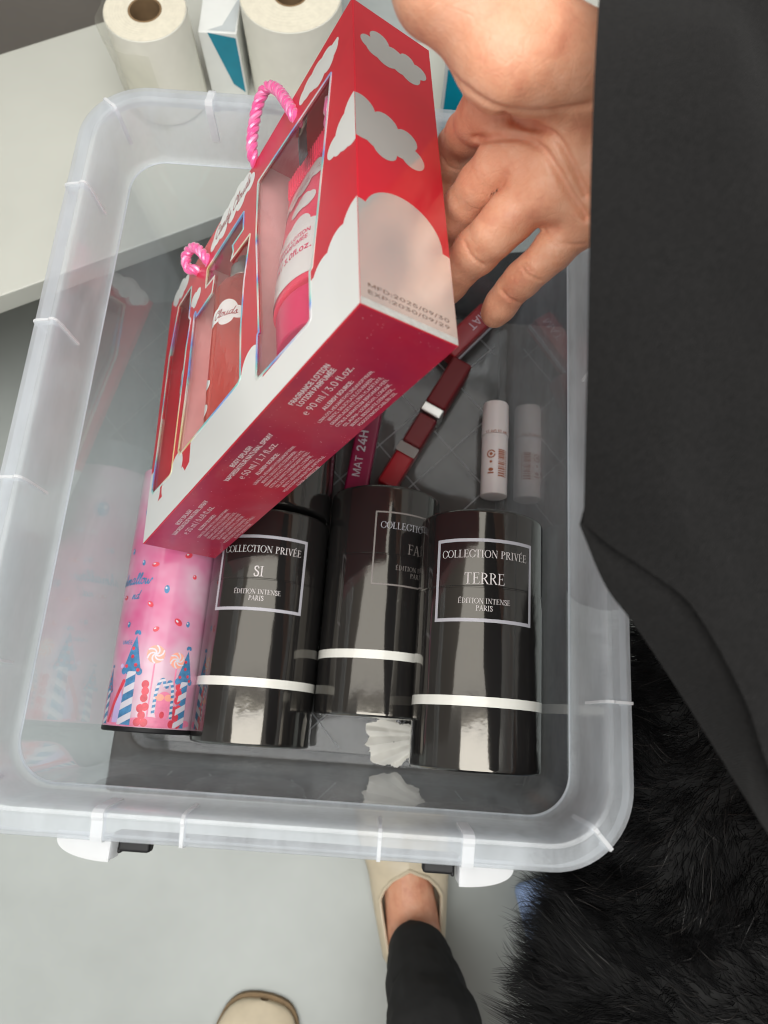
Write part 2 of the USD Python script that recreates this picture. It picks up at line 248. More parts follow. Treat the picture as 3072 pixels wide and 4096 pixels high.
# ------------------------------------------------------------------ lettering
def serif_glyphs():
    W, t, sv = .105, .038, .034
    B = lambda x0, y0, x1, y1: sbox(x0, y0, x1, y1)
    st = lambda x: B(x, 0, x + W, 1)
    sf = lambda x, y, w=.34: B(x - w / 2, y, x + w / 2, y + sv)
    def line(a, b, w): return LineString([a, b]).buffer(w / 2, cap_style=2)
    def ring(cx, rx, ry=.52, cy=.5): return affinity.scale(Point(cx, cy).buffer(1, 24), rx, ry).difference(affinity.scale(Point(cx, cy).buffer(1, 24), rx - W, ry - t))
    G = {}
    G['I'] = (unary_union([st(.1), sf(.165, 0), sf(.165, 1 - sv)]), .36)
    G['L'] = (unary_union([st(.08), sf(.145, 1 - sv), B(.0, 0, .58, t), Polygon([(.58, 0), (.58, .26), (.53, .05)])]), .62)
    E = [st(.08), B(.0, 0, .56, t), B(0, 1 - t, .54, 1), B(.2, .5, .42, .5 + t), Polygon([(.54, 1), (.54, .76), (.5, .96)]), B(.41, .4, .44, .64)]
    G['E'] = (unary_union(E + [Polygon([(.58, 0), (.6, .26), (.53, .05)])]), .64)
    G['F'] = (unary_union(E[:1] + E[2:] + [sf(.145, 0)]), .58)
    G['T'] = (unary_union([st(.245), B(0, 1 - t, .62, 1), Polygon([(0, 1), (0, .74), (.05, .96)]), Polygon([(.62, 1), (.62, .74), (.57, .96)]), sf(.31, 0)]), .66)
    G['N'] = (unary_union([B(.1, 0, .1 + t, 1), B(.66, 0, .66 + t, 1), line((.12, 1), (.68, .0), W), sf(.12, 0, .26), sf(.08, 1 - sv, .2), sf(.68, 1 - sv, .26)]).intersection(B(-.1, 0, 1, 1)), .82)
    bowl = affinity.scale(Point(.2, .74).buffer(1, 20), .36, .26).difference(affinity.scale(Point(.2, .74).buffer(1, 20), .24, .215)).intersection(B(.18, .4, .7, 1))
    G['P'] = (unary_union([st(.08), sf(.145, 0), sf(.1, 1 - sv, .2), bowl]), .60)
    G['R'] = (unary_union([st(.08), sf(.145, 0, .3), sf(.1, 1 - sv, .2), bowl, line((.3, .5), (.62, .02), W), B(.52, 0, .72, sv)]), .70)
    G['V'] = (unary_union([line((.1, 1), (.37, 0), W), line((.36, 0), (.6, 1), t * 1.2), sf(.1, 1 - sv, .3), sf(.6, 1 - sv, .26)]).intersection(B(-.1, 0, 1, 1)), .70)
    G['A'] = (unary_union([line((.06, 0), (.33, 1), t * 1.2), line((.34, 1), (.6, 0), W), B(.15, .32, .5, .32 + t), sf(.06, 0, .24), sf(.62, 0, .3)]).intersection(B(-.1, 0, 1, 1)), .72)
    G['O'] = (ring(.42, .42), .86)
    G['C'] = (unary_union([ring(.42, .42).difference(Polygon([(.5, .5), (1, .86), (1, .2)])), B(.72, .68, .76, .96)]), .78)
    G['D'] = (unary_union([st(.08), sf(.1, 0, .2), sf(.1, 1 - sv, .2), ring(.24, .50, .5).intersection(B(.2, 0, 1, 1))]), .80)
    s = catmull([(.44, .78), (.40, .92), (.26, .98), (.10, .90), (.08, .72), (.22, .56), (.38, .44), (.46, .26), (.38, .06), (.22, .01), (.08, .08), (.04, .26)], 8)
    G['S'] = (unary_union([LineString(s).buffer(.04), LineString(s[20:66]).buffer(.058)]), .54)
    G['É'] = (unary_union([G['E'][0], Polygon([(.24, 1.08), (.4, 1.28), (.48, 1.24), (.3, 1.06)])]), .64)
    G[' '] = (Polygon(), .3)
    return G
SER = serif_glyphs()
def serif(txt, h, centre=True, track=.06):
    x, out = 0, []
    for ch in txt:
        g, w = SER[ch]; out.append(affinity.translate(g, x, 0)); x += w + track
    u = affinity.scale(unary_union([o for o in out if not o.is_empty]), h, h, origin=(0, 0))
    return affinity.translate(u, -x * h / 2 if centre else 0, 0)
CUR = {  # handwritten strokes on a unit x-height
    'C': ([[(1.1, 1.55), (.85, 1.75), (.4, 1.45), (.1, .75), (.2, .15), (.6, 0), (1.05, .3)], [(1.1, 1.55), (1.0, 1.2), (.8, 1.25)]], 1.15),
    'a': ([[(.75, .85), (.4, .95), (.1, .5), (.2, .05), (.5, .15), (.75, .85)], [(.75, .85), (.68, .2), (.8, 0), (1.0, .2)]], 1.0),
    'n': ([[(.0, .2), (.2, .85), (.2, 0)], [(.2, .3), (.5, .85), (.65, .7), (.6, .15), (.75, 0), (.95, .2)]], .95),
    'd': ([[(.7, .85), (.4, .95), (.1, .5), (.2, .05), (.5, .15), (.75, .85)], [(.95, 1.8), (.72, .6), (.75, .05), (1.0, .2)]], 1.0),
    'y': ([[(.1, .85), (.15, .2), (.4, .1), (.7, .85)], [(.7, .85), (.55, -.3), (.3, -.75), (.1, -.5), (.5, -.1), (.95, .25)]], .95),
    'l': ([[(0, .2), (.45, 1.1), (.5, 1.7), (.3, 1.65), (.2, .6), (.35, 0), (.6, .2)]], .55),
    'o': ([[(.55, .9), (.2, .8), (.1, .3), (.35, 0), (.65, .3), (.6, .8), (.45, .8), (.9, .75)]], .85),
    'u': ([[(.1, .85), (.12, .15), (.35, .0), (.65, .4), (.7, .85)], [(.7, .85), (.65, .15), (.8, 0), (1.0, .2)]], 1.0),
    's': ([[(0, .1), (.4, .95), (.45, .5), (.5, .15), (.25, 0), (.05, .15)], [(.25, 0), (.6, .1), (.75, .25)]], .7),
    'h': ([[(0, .2), (.45, 1.1), (.5, 1.7), (.3, 1.6), (.2, 0)], [(.2, .3), (.5, .85), (.65, .7), (.6, .15), (.75, 0), (.95, .2)]], .95),
    'm': ([[(0, .2), (.2, .85), (.2, 0)], [(.2, .3), (.45, .85), (.58, .7), (.56, 0)], [(.56, .3), (.85, .85), (.98, .7), (.94, .15), (1.1, 0), (1.3, .2)]], 1.3),
    'w': ([[(.1, .85), (.12, .15), (.32, .0), (.55, .7)], [(.55, .7), (.6, .1), (.8, .05), (1.05, .85), (1.2, .75)]], 1.2), ' ': ([], .6)}
def cursive(txt, h, wt=.085, slant=.25):
    x, out = 0, []
    for ch in txt:
        st, w = CUR[ch]
        for s in st: out.append(LineString(catmull(s, 5) + [x, 0]).buffer(wt, 4))
        x += w
    return affinity.affine_transform(unary_union(out), [h, slant * h, 0, h, -x * h / 2, 0]).simplify(.01)
def sans(txt, h, bold=False, align='c', bend=None):
    """lettering as a flat shape, capitals h mm tall"""
    t = meshkit.text_mesh(txt, h, .01, bold); f = t.faces[(t.face_normals[:, 2] > .5)]
    t = trimesh.Trimesh(t.vertices, f); w = t.bounds[1][0]
    if align == 'c': t.vertices[:, 0] -= w / 2
    if align == 'r': t.vertices[:, 0] -= w
    return t
def flat_text(txt, h, mp, x, y, width=None, bold=False, align='c', flip=False):
    t = sans(txt, h, bold, 'l'); w = t.bounds[1][0]; k = (width / w) if width else 1
    vx = t.vertices[:, 0] * k; vx = vx - (w * k / 2 if align == 'c' else 0)
    return trimesh.Trimesh(mp(x + vx, y + t.vertices[:, 1]), t.faces, process=False)

# ------------------------------------------------------------------ the setting
GROUND = -250.0
g = trimesh.creation.box([6000, 6000, 40]); g.apply_translation([0, 0, GROUND - 20]); obj('floor', g, 'floor_vinyl', smooth=False, kind='structure')
w_ = trimesh.creation.box([3000, 60, 1500]); w_.apply_transform(trimesh.transformations.rotation_matrix(.55, [0, 0, 1])); w_.apply_translation([-190, 640, GROUND + 750])
obj('wall', w_, 'dark_wall', smooth=False, kind='structure', label='dark brownish wall in shadow behind the white table', cat='wall')
# white table behind the box (its edge runs askew to the box)
ta = .50
def tl(x, y): return rotz(ta) @ np.array([x, y, 0]) + np.array([-254., 175., 0])
T = thing('table', 'white table top carrying paper rolls and cartons behind the plastic box', 'table', (-150, 350, GROUND))
tp = lambda x0, x1, y0, y1, z0, z1: rbox(tl((x0 + x1) / 2, (y0 + y1) / 2) + [0, 0, (z0 + z1) / 2], (x1 - x0, y1 - y0, z1 - z0), 1.2, rotz(ta))
obj('table_top', tp(-300, 620, 0, 238, -22, -2), 'white_laminate', T)
for x in (-270, 590):
    for y in (18, 220): obj('leg', tp(x - 16, x + 16, y - 14, y + 14, GROUND, -22), 'white_laminate', T)
S = thing('stool', 'dark low wooden stool seen through the floor of the clear box', 'stool', (0, -5, GROUND))
obj('seat', rbox((18, -14, -14), (308, 372, 20), 4), 'dark_wood', S)
for sx in (-1, 1):
    for sy in (-1, 1): obj('leg', rbox((20 + sx * 118, -7 + sy * 156, (GROUND - 24) / 2), (24, 24, -24 - GROUND), 2), 'dark_wood', S)
for sx in (-1, 1): obj('stretcher', rbox((20 + sx * 118, -7, -150), (14, 260, 18), 2), 'dark_wood', S)
# paper rolls
def roll(cx, cy, r, h, core, label, z0=-2):
    t = thing('paper_roll', label, 'paper roll', (cx, cy, z0), group='paper rolls on the table')
    rr = np.linspace(core + 1.6, r - .6, 26); a72 = np.linspace(0, 2 * np.pi, 72, endpoint=False)
    side = loft([np.column_stack([cx + q * np.cos(a72), cy + q * np.sin(a72), np.full(72, z)]) for q, z in ((core + 1.6, z0 + h - 3), (core + 1.6, z0 + 1.2), (r - .5, z0 + 1.2), (r, z0 + 1.6), (r, z0 + h - .7), (r - .4, z0 + h - .2), (r - .4, z0 + h - 3))], caps=False)
    obj('sheet', side, 'paper_roll', t)
    topp = [(a, z0 + h + (.12 * (i * 7 % 3)) - .25) for i, a in enumerate(rr)]
    ep = [(core + 1.6, z0 + h - 2)] + topp + [(r - .5, z0 + h - 2)]
    obj('edge', loft([np.column_stack([cx + q * np.cos(a72), cy + q * np.sin(a72), np.full(72, z)]) for q, z in ep], caps=False, close=True), 'paper_roll_edge', t)
    obj('core', loft([np.array([cx, cy, 0]) + np.column_stack([rad * np.cos(aa), rad * np.sin(aa), np.full(48, z)]) for rad, z in ((core, z0 + .1), (core + 1.5, z0 + .1), (core + 1.5, z0 + h - .3), (core, z0 + h - .3)) for aa in [np.linspace(0, 2 * np.pi, 48, endpoint=False)]], close=True), 'cardboard_core', t)
    return t
R1 = roll(-175.5, 369, 32, 82, 11.5, 'smaller paper roll nearest the table corner, in crumpled clear film')
R2 = roll(-66, 396, 40, 82, 12, 'wider white paper roll standing behind the red gift box')
a_ = np.linspace(2.2, 4.9, 40); zs = np.linspace(-1, 74, 18); AA, ZZ = np.meshgrid(a_, zs)
rad = 33.5 + 5.5 * meshkit.fbm(np.stack([AA * 3, ZZ * .07, AA * 0], -1), 4, 3) + 3 * np.clip((ZZ - 45) / 30, 0, 1)
pf = np.stack([-175.5 + rad * np.cos(AA), 369 + rad * np.sin(AA), ZZ], -1).reshape(-1, 3)
idx = np.arange(len(pf)).reshape(AA.shape); qd = np.stack([idx[:-1, :-1], idx[:-1, 1:], idx[1:, 1:], idx[1:, :-1]], -1).reshape(-1, 4)
obj('wrapper', (pf, qd), 'crumpled_film', R1, smooth=20)
# cartons on the table
def carton(cx, cy, sx, sy, h, ang, label, body='white_board', z0=-2):
    t = thing('carton', label, 'carton', (cx, cy, z0), group='cartons on the table'); obj('box', rbox((cx, cy, z0 + h / 2), (sx, sy, h), .8, rotz(ang)), body, t); return t
K1 = carton(-125, 404, 31, 60, 62, .03, 'slim white carton with a teal triangle between the two paper rolls')
fm = lambda x, y: np.column_stack([-125 + x, np.full(len(x), 404 - 30.25) + .03 * x, y])
obj('teal_triangle', sheet(Polygon([(-7, 60), (15, 56), (15, 4), (6, 12)]), fm), 'teal_print', K1, smooth=False)
obj('teal_flap', sheet(Polygon([(-7, 0), (15, 0), (15, 40), (4, 6)]), lambda x, y: np.column_stack([-125 + x, 376 + y, np.full(len(x), 60.25)])), 'grey_board', K1, smooth=False)
K2 = carton(100, 374, 80, 70, 84, -.05, 'teal and white carton between the red gift box and the raised hand', 'grey_board')
fm2 = lambda x, y: np.column_stack([100 + x, 374 - 35.35 - .05 * x, y])
obj('teal_panel', sheet(Polygon([(-39, 4), (-8, 4), (-33, 72), (-39, 72)]), fm2), 'teal_print', K2, smooth=False)
obj('white_panel', sheet(Polygon([(-5, 4), (12, 4), (12, 82), (-30, 76)]), fm2), 'white_board', K2, smooth=False)
K3 = carton(-20, 478, 150, 60, 130, .06, 'large pale grey carton at the back behind the wider roll', 'grey_board')
obj('blue_cloth', rbox((216, -300, GROUND + 9), (52, 60, 18), 6, rotz(.3)), 'blue_cloth', label='pale blue folded cloth on the floor glimpsed under the black fur', cat='cloth')

hp = m3.Manifold.batch_boolean([m3.Manifold.batch_hull([m3.Manifold.sphere(r, 16).translate(list(map(float, c))) for c, r in q]) for q in ((((40, 215, -50), 36), ((150, 225, -46), 38), ((235, 230, -50), 40)), (((235, 230, -50), 40), ((220, 90, -46), 36), ((215, -10, -60), 36)), (((150, 225, -150), 90), ((230, 150, -150), 90)))], m3.OpType.Add).refine_to_length(9)
hp = tm(hp); hp.merge_vertices(); trimesh.smoothing.filter_taubin(hp, .5, .53, 10); hp.vertices += hp.vertex_normals * ((meshkit.fbm(hp.vertices * .03, 3, 21) - .5) * 14)[:, None]; hp.vertices[:, 2] = np.maximum(hp.vertices[:, 2], GROUND + .5)
obj('fabric_heap', hp, 'trousers_black', smooth=True, label='black fabric heaped behind the clear box, seen dark between the fingers', cat='fabric')
# ------------------------------------------------------------------ the clear plastic box
def rrect(hx, hy, r, z, n=10):
    pts = []
    for cx, cy, a0 in ((hx - r, hy - r, 0), (-(hx - r), hy - r, 90), (-(hx - r), -(hy - r), 180), (hx - r, -(hy - r), 270)):
        for a in np.radians(np.linspace(a0, a0 + 90, n)): pts.append((cx + r * math.cos(a), cy + r * math.sin(a), z))
    return np.array(pts)
LX, LY, FX, FY = 136.7, 184.6, 125.0, 172.9
B = thing('storage_box', 'open clear plastic storage box with frosted rim holding perfumes and lip glosses', 'storage box', (0, 0, 0))
inner = [rrect(117, 165, 12, 2.4), rrect(117.8, 165.8, 12, 1.2), rrect(123, 170.9, 15, .9), rrect(FX, FY, 17, 3)]
for k in np.linspace(.08, 1, 6): inner.append(rrect(FX + (LX - FX) * k, FY + (LY - FY) * k, 17 + 4 * k, 130 * k))
outer = [rrect(LX + 1.6, LY + 1.6, 22.6, 129.2)] + [rrect(FX + 1.6 + (LX - FX) * k, FY + 1.6 + (LY - FY) * k, 18.6 + 4 * k, 130 * k) for k in np.linspace(.92, .04, 5)] + [rrect(FX - 1, FY - 1, 16, -2.2)]
obj('tub', loft(inner + outer), 'clear_plastic', B, smooth=40)
rim = [(0, 0, 130.05, 21), (2.2, 2.2, 131.6, 23), (2.9, 2.9, 134, 23), (4.3, 4.3, 150, 25), (5.4, 5.4, 167, 26), (6.0, 6.0, 171.5, 26.5), (7.2, 7.2, 173, 27.5), (9.0, 9.0, 173, 29), (10.2, 10.2, 171.6, 30), (17.4, 17.4, 170.2, 36), (18.6, 18.6, 169.4, 37), (19.1, 19.1, 167.5, 37.4), (19.1, 19.1, 157, 37.4),
       (17.7, 17.7, 157, 36), (17.7, 17.7, 167.2, 36), (16.8, 16.8, 168.6, 35), (9.6, 9.6, 170, 29), (8.4, 8.4, 171.3, 28.4), (7.3, 7.3, 171.3, 28), (6.8, 6.8, 167, 27.5), (5.7, 5.7, 150, 26), (4.4, 4.4, 134, 24.5), (2.6, 2.6, 129.6, 23.4), (1.7, 1.7, 128.9, 22.5)]
obj('rim', loft([rrect(LX + a, LY + b, r, z, 14) for a, b, z, r in rim], close=True), 'frosted_plastic', B, smooth=40)
lipr = [rrect(LX + .1 + .5 * math.cos(t), LY + .1 + .5 * math.cos(t), 21, 130.5 + .5 * math.sin(t), 14) for t in np.linspace(0, 2 * np.pi, 8, endpoint=False)]
obj('lip', loft(lipr, close=True), 'frosted_plastic', B, smooth=60)
def rib(x, y, nx, ny, tk=1.3, wide=None):
    """gusset under the flange, standing in the plane of (nx, ny)"""
    a = np.array([nx, ny, 0.]); b = np.array([-ny, nx, 0.]); p = np.array([x, y, 0.])
    prof = [(-15.7, 147), (-14.4, 167), (-13.3, 172), (-11.8, 173.7), (-9.9, 173.7), (-8.5, 172.3), (-1.7, 170.9), (.3, 169.8), (.6, 167.5), (.6, 156.6), (-2, 156.6), (-2, 166), (-9, 168), (-12.2, 166), (-13.2, 147)]
    pr = Polygon(prof); t = trimesh.creation.extrude_polygon(pr, tk, engine='earcut'); v = t.vertices
    t.vertices = p + v[:, :1] * a + v[:, 1:2] * [0, 0, 1] + (v[:, 2:3] - tk / 2) * b
    t.fix_normals(); return t
ox, oy = LX + 19.1, LY + 19.1
for x, w in ((-78.5, 5.0), (-41.8, 1.6), (43.5, 1.6), (82, 5.2)): obj('rib', rib(x, -oy, 0, -1, w), 'white_frost', B, smooth=False)
for x, w in ((-83, 4.2), (-20, 1.6), (40, 1.6), (92, 4.2)): obj('rib', rib(x, oy, 0, 1, w), 'white_frost', B, smooth=False)
for y in (131, 44.5, -43, -130): obj('rib', rib(-ox, y, -1, 0), 'white_frost', B, smooth=False); obj('rib', rib(ox, y, 1, 0), 'white_frost', B, smooth=False)
for sx in (-1, 1):
    for sy in (-1, 1): obj('rib', rib(sx * (ox - 37.4 + 37.4 * .7071), sy * (oy - 37.4 + 37.4 * .7071), sx * .7071, sy * .7071, 1.8), 'white_frost', B, smooth=False)
# half-moon handle lugs and the black folding latch under the front rim
def lug(x0, sgn):
    a = np.linspace(0, np.pi / 2, 14)
    pr = Polygon([(0, 2)] + [(24 * math.sin(t), -9.5 * math.cos(t) ** .8) for t in a[:-1]] + [(24, 0), (24, 2)])
    t = trimesh.creation.extrude_polygon(pr, 2.0, engine='earcut'); v = t.vertices.copy()
    t.vertices = np.column_stack([x0 + sgn * v[:, 0], -oy + v[:, 1], 158 + v[:, 2]]); t.fix_normals()
    web = rbox((x0 + sgn * 1.4, -oy - 4.2, 152), (3.2, 10.4, 14), 1.2); return cat([t, web])
obj('lug', lug(-75, -1), 'white_frost', B); obj('lug', lug(80, 1), 'white_frost', B)
bar = cat([rbox((2.5, -oy + 1.0, 151.5), (156, 3.4, 9), 1.2)])
L_ = obj('latch', bar, 'black_plastic', B)
for xa, xb in ((-73.5, -59), (64, 78.5)): obj('latch_end', cat([rbox(((xa + xb) / 2, -oy - 2.4, 150.5), (xb - xa, 7.0, 8), 1.4), rbox((xb - .8 if xb > 0 else xa + .8, -oy - 5.2, 151), (1.6, 3.0, 6), .6)]), 'black_plastic', L_)
# raised diagonal ribs moulded in the bottom
ribs = []
for s in (1, -1):
    for k in range(-9, 10):
        off = 83 + k * 54 if s > 0 else 83 + k * 54
        x0 = off
        pa, pb = np.array([x0 - s * 260, 55 - 277.0]), np.array([x0 + s * 260, 55 + 277.0])
        ln = LineString([pa, pb]).intersection(sbox(-114, -162, 114, 162))
        if not ln.is_empty and ln.length > 5:
            (xa, ya), (xb, yb) = list(ln.coords)[0], list(ln.coords)[-1]
            d = np.array([xb - xa, yb - ya]); L = np.linalg.norm(d); ang = math.atan2(d[1], d[0])
            bb = trimesh.creation.box([L, .9, .7]); bb.apply_transform(trimesh.transformations.rotation_matrix(ang, [0, 0, 1])); bb.apply_translation([(xa + xb) / 2, (ya + yb) / 2, 2.75 + (.03 if s > 0 else 0)])
            obj('bottom_rib', bb, 'moulded_line', B, smooth=False)

# ------------------------------------------------------------------ black perfume tubes
def cylmap(c, r, off, roll=0.0, pitch=None):
    """print coordinates (round the tube, along the tube) -> surface; axis along y, 0 = straight up, +x to the right"""
    cx, cz = c
    def f(s, t):
        a = np.asarray(s) / r + roll
        return np.column_stack([cx + (r + off) * np.sin(a), np.asarray(t), cz + (r + off) * np.cos(a)])
    return f
def perfume(cx, cz, y0, r, L, roll, name, label, dim=False, bandw=5.2, show=True, by=36):
    t = thing('perfume_tube', label, 'perfume tube', (cx, y0 + L / 2, cz - r), group='black perfume tubes in the box')
    P = [(r - 3, 0), (r - 1.2, .3), (r - .2, 1.2), (r, 2.4), (r, 97), (r - .35, 97.3), (r - .35, 97.9), (r, 98.2), (r, L - 2.6), (r - .3, L - 1.4), (r - 1.4, L - .3), (r - 3.2, L)]
    bm = lathe(P, (cx, y0, cz), (0, 1, 0), 96); obj('body', bm, 'wrapped_black', t, smooth=35)
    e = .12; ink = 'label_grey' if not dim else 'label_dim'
    obj('band', loft([np.column_stack([cx + rr * np.sin(a), np.full(96, y0 + by + yy), cz + rr * np.cos(a)]) for rr, yy in ((r + .03, -bandw / 2), (r + e + .1, -bandw / 2), (r + e + .1, bandw / 2), (r + .03, bandw / 2)) for a in [np.linspace(0, 2 * np.pi, 96, endpoint=False)]], close=True), 'band_white', t, smooth=35)
    if show:
        m = cylmap((cx, cz), r, e, roll); yc = y0 + 101.5
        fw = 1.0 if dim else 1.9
        fr = sbox(-29.5, -23.5, 29.5, 23.5).difference(sbox(-29.5 + fw, -23.5 + fw, 29.5 - fw, 23.5 - fw))
        mm_ = lambda x, y: m(x, yc + y)
        lab = obj('label_frame', sheet(fr, mm_, 3), ink, t, smooth=False)
        for txt, h, y in (('COLLECTION PRIVÉE', 4.3, 12.5), (name, 6.3, -2.5), ('ÉDITION INTENSE', 2.9, -13.4), ('PARIS', 2.9, -17.4)):
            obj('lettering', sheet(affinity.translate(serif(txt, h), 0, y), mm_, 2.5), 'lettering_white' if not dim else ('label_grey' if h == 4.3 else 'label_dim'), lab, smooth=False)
    return t
RT = 36.8
perfume(-37.1, RT, -163.5, RT, 143, -.02, 'SI', 'black glossy perfume tube lettered SI between the pink tube and FAN')
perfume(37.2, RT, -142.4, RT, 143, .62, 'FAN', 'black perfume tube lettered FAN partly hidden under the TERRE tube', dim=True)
perfume(96.2, 81, -167.5, RT, 143, -.06, 'TERRE', 'black glossy perfume tube lettered TERRE lying on top at the right')
perfume(-37.1, RT, -17.5, RT, 143, 2.6, 'SI', 'black tube end to end behind SI, mostly under the red gift box', show=False, by=107)

# ------------------------------------------------------------------ pink candy tube
pc, pr_, py0 = (-101.1, 34.4), 27.9, -160.5
CT = thing('body_mist_tube', 'pink tube printed with candy trees and lollipops at the left wall', 'body mist', (pc[0], -70, 6))
obj('body', lathe([(pr_ - 2, 2.0), (pr_, 2.2), (pr_, 166), (pr_ - 1.5, 166)], (pc[0], py0, pc[1]), (0, 1, 0), 96), 'candy_paper', CT, smooth=35)
obj('base', lathe([(pr_ - 3, 0), (pr_ - .4, .1), (pr_ + .25, .8), (pr_ + .25, 3.0), (pr_ - .2, 3.2)], (pc[0], py0, pc[1]), (0, 1, 0), 96), 'black_plastic', CT)
obj('cap', lathe([(24, 166), (24.2, 166.4), (24.2, 184), (23.4, 186), (20, 187)], (pc[0], py0, pc[1]), (0, 1, 0), 72), 'cap_grey', CT)
def cp(off=.12): 
    f = cylmap(pc, pr_, off); return lambda x, y: f(x, py0 + np.asarray(y))
def pr(name, g, m, off=.12): obj(name, sheet(g, cp(off), 2.2), m, CT, smooth=False)
def ell(x, y, a, b, ang=0): return affinity.rotate(affinity.scale(Point(x, y).buffer(1, 10), a, b), ang, origin=(x, y))
pr('ground_print', smoothpoly([(-30, 3.4), (34, 3.4), (34, 9), (20, 8), (6, 10), (-10, 7), (-30, 9)], 2), 'cand_rose', .08)
# candy trees with striped stems
def tree_print(x, y, k):
    top = unary_union([Polygon([(x - 6.5 * k, y + 32 * k), (x + 6.5 * k, y + 32 * k), (x + 2.2 * k, y + 48 * k), (x + .4 * k, y + 54 * k), (x - 1.8 * k, y + 48 * k)])] + [ell(x + q * k, y + 32 * k, 2.0 * k, 2.2 * k) for q in (-5.4, -2, 2, 5.4)] + [ell(x + 1.6 * k, y + 56 * k, 1.1 * k, 1.6 * k, 30), ell(x - .4 * k, y + 56 * k, 1.1 * k, 1.6 * k, -30)])
    stem = Polygon([(x - 4.6 * k, y), (x + 4.6 * k, y), (x + 3.4 * k, y + 32 * k), (x - 2.4 * k, y + 32 * k)])
    pr('tree_stem_print', stem, 'cand_blue', .12)
    st = unary_union([Polygon([(x - 8 * k, y + q * k), (x + 8 * k, y + (q + 9) * k), (x + 8 * k, y + (q + 13.2) * k), (x - 8 * k, y + (q + 4.2) * k)]) for q in range(-12, 34, 9)]).intersection(stem)
    pr('stem_stripe_print', st, 'cand_pale', .16); pr('tree_top_print', top, 'cand_blue', .14)
    for q, z in ((-4, 35), (2.5, 36), (-.5, 41), (4.5, 33), (-.8, 46)): pr('berry_print', ell(x + q * k, y + z * k, 1.15 * k, 1.15 * k), 'cand_red', .2)
tree_print(-8.5, 4, .97); tree_print(25, 4, .85); tree_print(-26, 4, .6)
def lolly(x, y, r):
    pr('lolly_stick_print', LineString([(x, 8), (x, y)]).buffer(.45), 'cand_rose', .1)
    pr('lolly_print', ell(x, y, r, r), 'cand_peach', .14)
    sw = unary_union([LineString([(x + q * r * math.cos(t0 + 1.6 * q), y + q * r * math.sin(t0 + 1.6 * q)) for q in np.linspace(.1, .95, 8)]).buffer(r * .085) for t0 in np.arange(0, 6.28, 1.05)])
    pr('lolly_swirl_print', sw, 'cand_pale', .17)
lolly(5.2, 46, 5.4); lolly(18.5, 43.5, 4.8)
for x in (2, 22.2):
    pr('bush_print', unary_union([ell(x + q, 6 + z, 2.2, 2.4) for q, z in ((-2, 0), (2, 0), (0, 4), (-1.4, 8), (1.4, 9), (0, 14), (.2, 18), (-.3, 22))]), 'cand_red', .13)
arch = LineString(catmull([(8.2, 12), (8.6, 24), (10, 30), (12, 31.5), (13, 28)], 6)).buffer(.95); arch2 = LineString(catmull([(19, 10), (18.4, 23), (17.2, 29), (15.4, 30.5), (14.4, 27)], 6)).buffer(.95)
for a_1 in (arch, arch2):
    pr('candy_cane_print', a_1, 'cand_pale', .15)
    pr('cane_stripe_print', a_1.intersection(unary_union([Polygon([(0, q), (30, q + 9), (30, q + 10.6), (0, q + 1.6)]) for q in np.arange(-10, 36, 3.2)])), 'cand_blue', .19)
pr('house_print', smoothpoly([(9.5, 8), (18, 8), (18, 18), (19, 20), (17.5, 23), (13.8, 25), (10, 23), (8.6, 20), (9.5, 18)], 2), 'cand_rose', .13)
pr('roof_print', unary_union([ell(11, 21, 2.6, 2.0), ell(16.4, 21, 2.6, 2.0)]), 'cand_peach', .17); pr('door_print', ell(13.6, 11, 1.4, 2), 'cand_red', .17)
pr('cottage_print', Polygon([(-17.5, 5), (-12.5, 5), (-12, 19), (-14, 26), (-17, 18)]), 'cand_lilac', .11)
pr('cottage_roof_print', LineString([(-21, 6), (-17.5, 17), (-12.6, 29)]).buffer(1.2), 'cand_red', .13)
for x, y, a, b, g_, m_ in ((3, 61, 2.0, 1.4, 40, 'cand_red'), (-2.8, 76, 2.2, 1.5, -40, 'cand_red'), (15.5, 66.5, 2.8, 1.8, -40, 'cand_red'), (5.8, 86, 1.6, 2.6, 0, 'cand_blue'), (-3.5, 101, 2.4, 1.5, 15, 'cand_red'), (16, 109, 2.4, 1.7, 30, 'cand_red'), (-3.5, 121, 1.7, 1.8, 0, 'cand_lilac'), (22, 96, 1.4, 1.4, 0, 'cand_red'), (-16, 63, 1.2, 1.8, 0, 'cand_blue'), (22, 66, 1.2, 1.8, 0, 'cand_blue'), (-12, 102, 1.2, 1.8, 10, 'cand_blue'), (-16, 38, 1.3, 1.3, 0, 'cand_lilac'), (-14, 136, 3.6, 5, 0, 'cand_blue'), (10, 142, 2.0, 1.6, 20, 'cand_red'), (-24, 80, 2, 1.4, 0, 'cand_red'), (-24, 110, 1.4, 2, 0, 'cand_blue')):
    pr('sweet_print', ell(x, y, a, b, g_), m_, .15); pr('sweet_shine_print', ell(x - a * .3, y + b * .3, a * .35, b * .3, g_), 'cand_pale', .2)
pr('lettering', affinity.rotate(affinity.translate(cursive('shmallow', 3.9, .10), -18.5, 89), 2, origin=(0, 89)), 'cand_blue', .16)
pr('lettering', affinity.translate(cursive('nd', 3.0, .1), -14.5, 79), 'cand_blue', .16)
obj('lettering', flat_text('UMÉE', 2.2, cp(.15), -15, 51, bold=True), 'cand_blue', CT, smooth=False)
obj('lettering', flat_text('ER', 2.6, cp(.15), -11.5, 119, bold=True), 'cand_pale', CT, smooth=False)

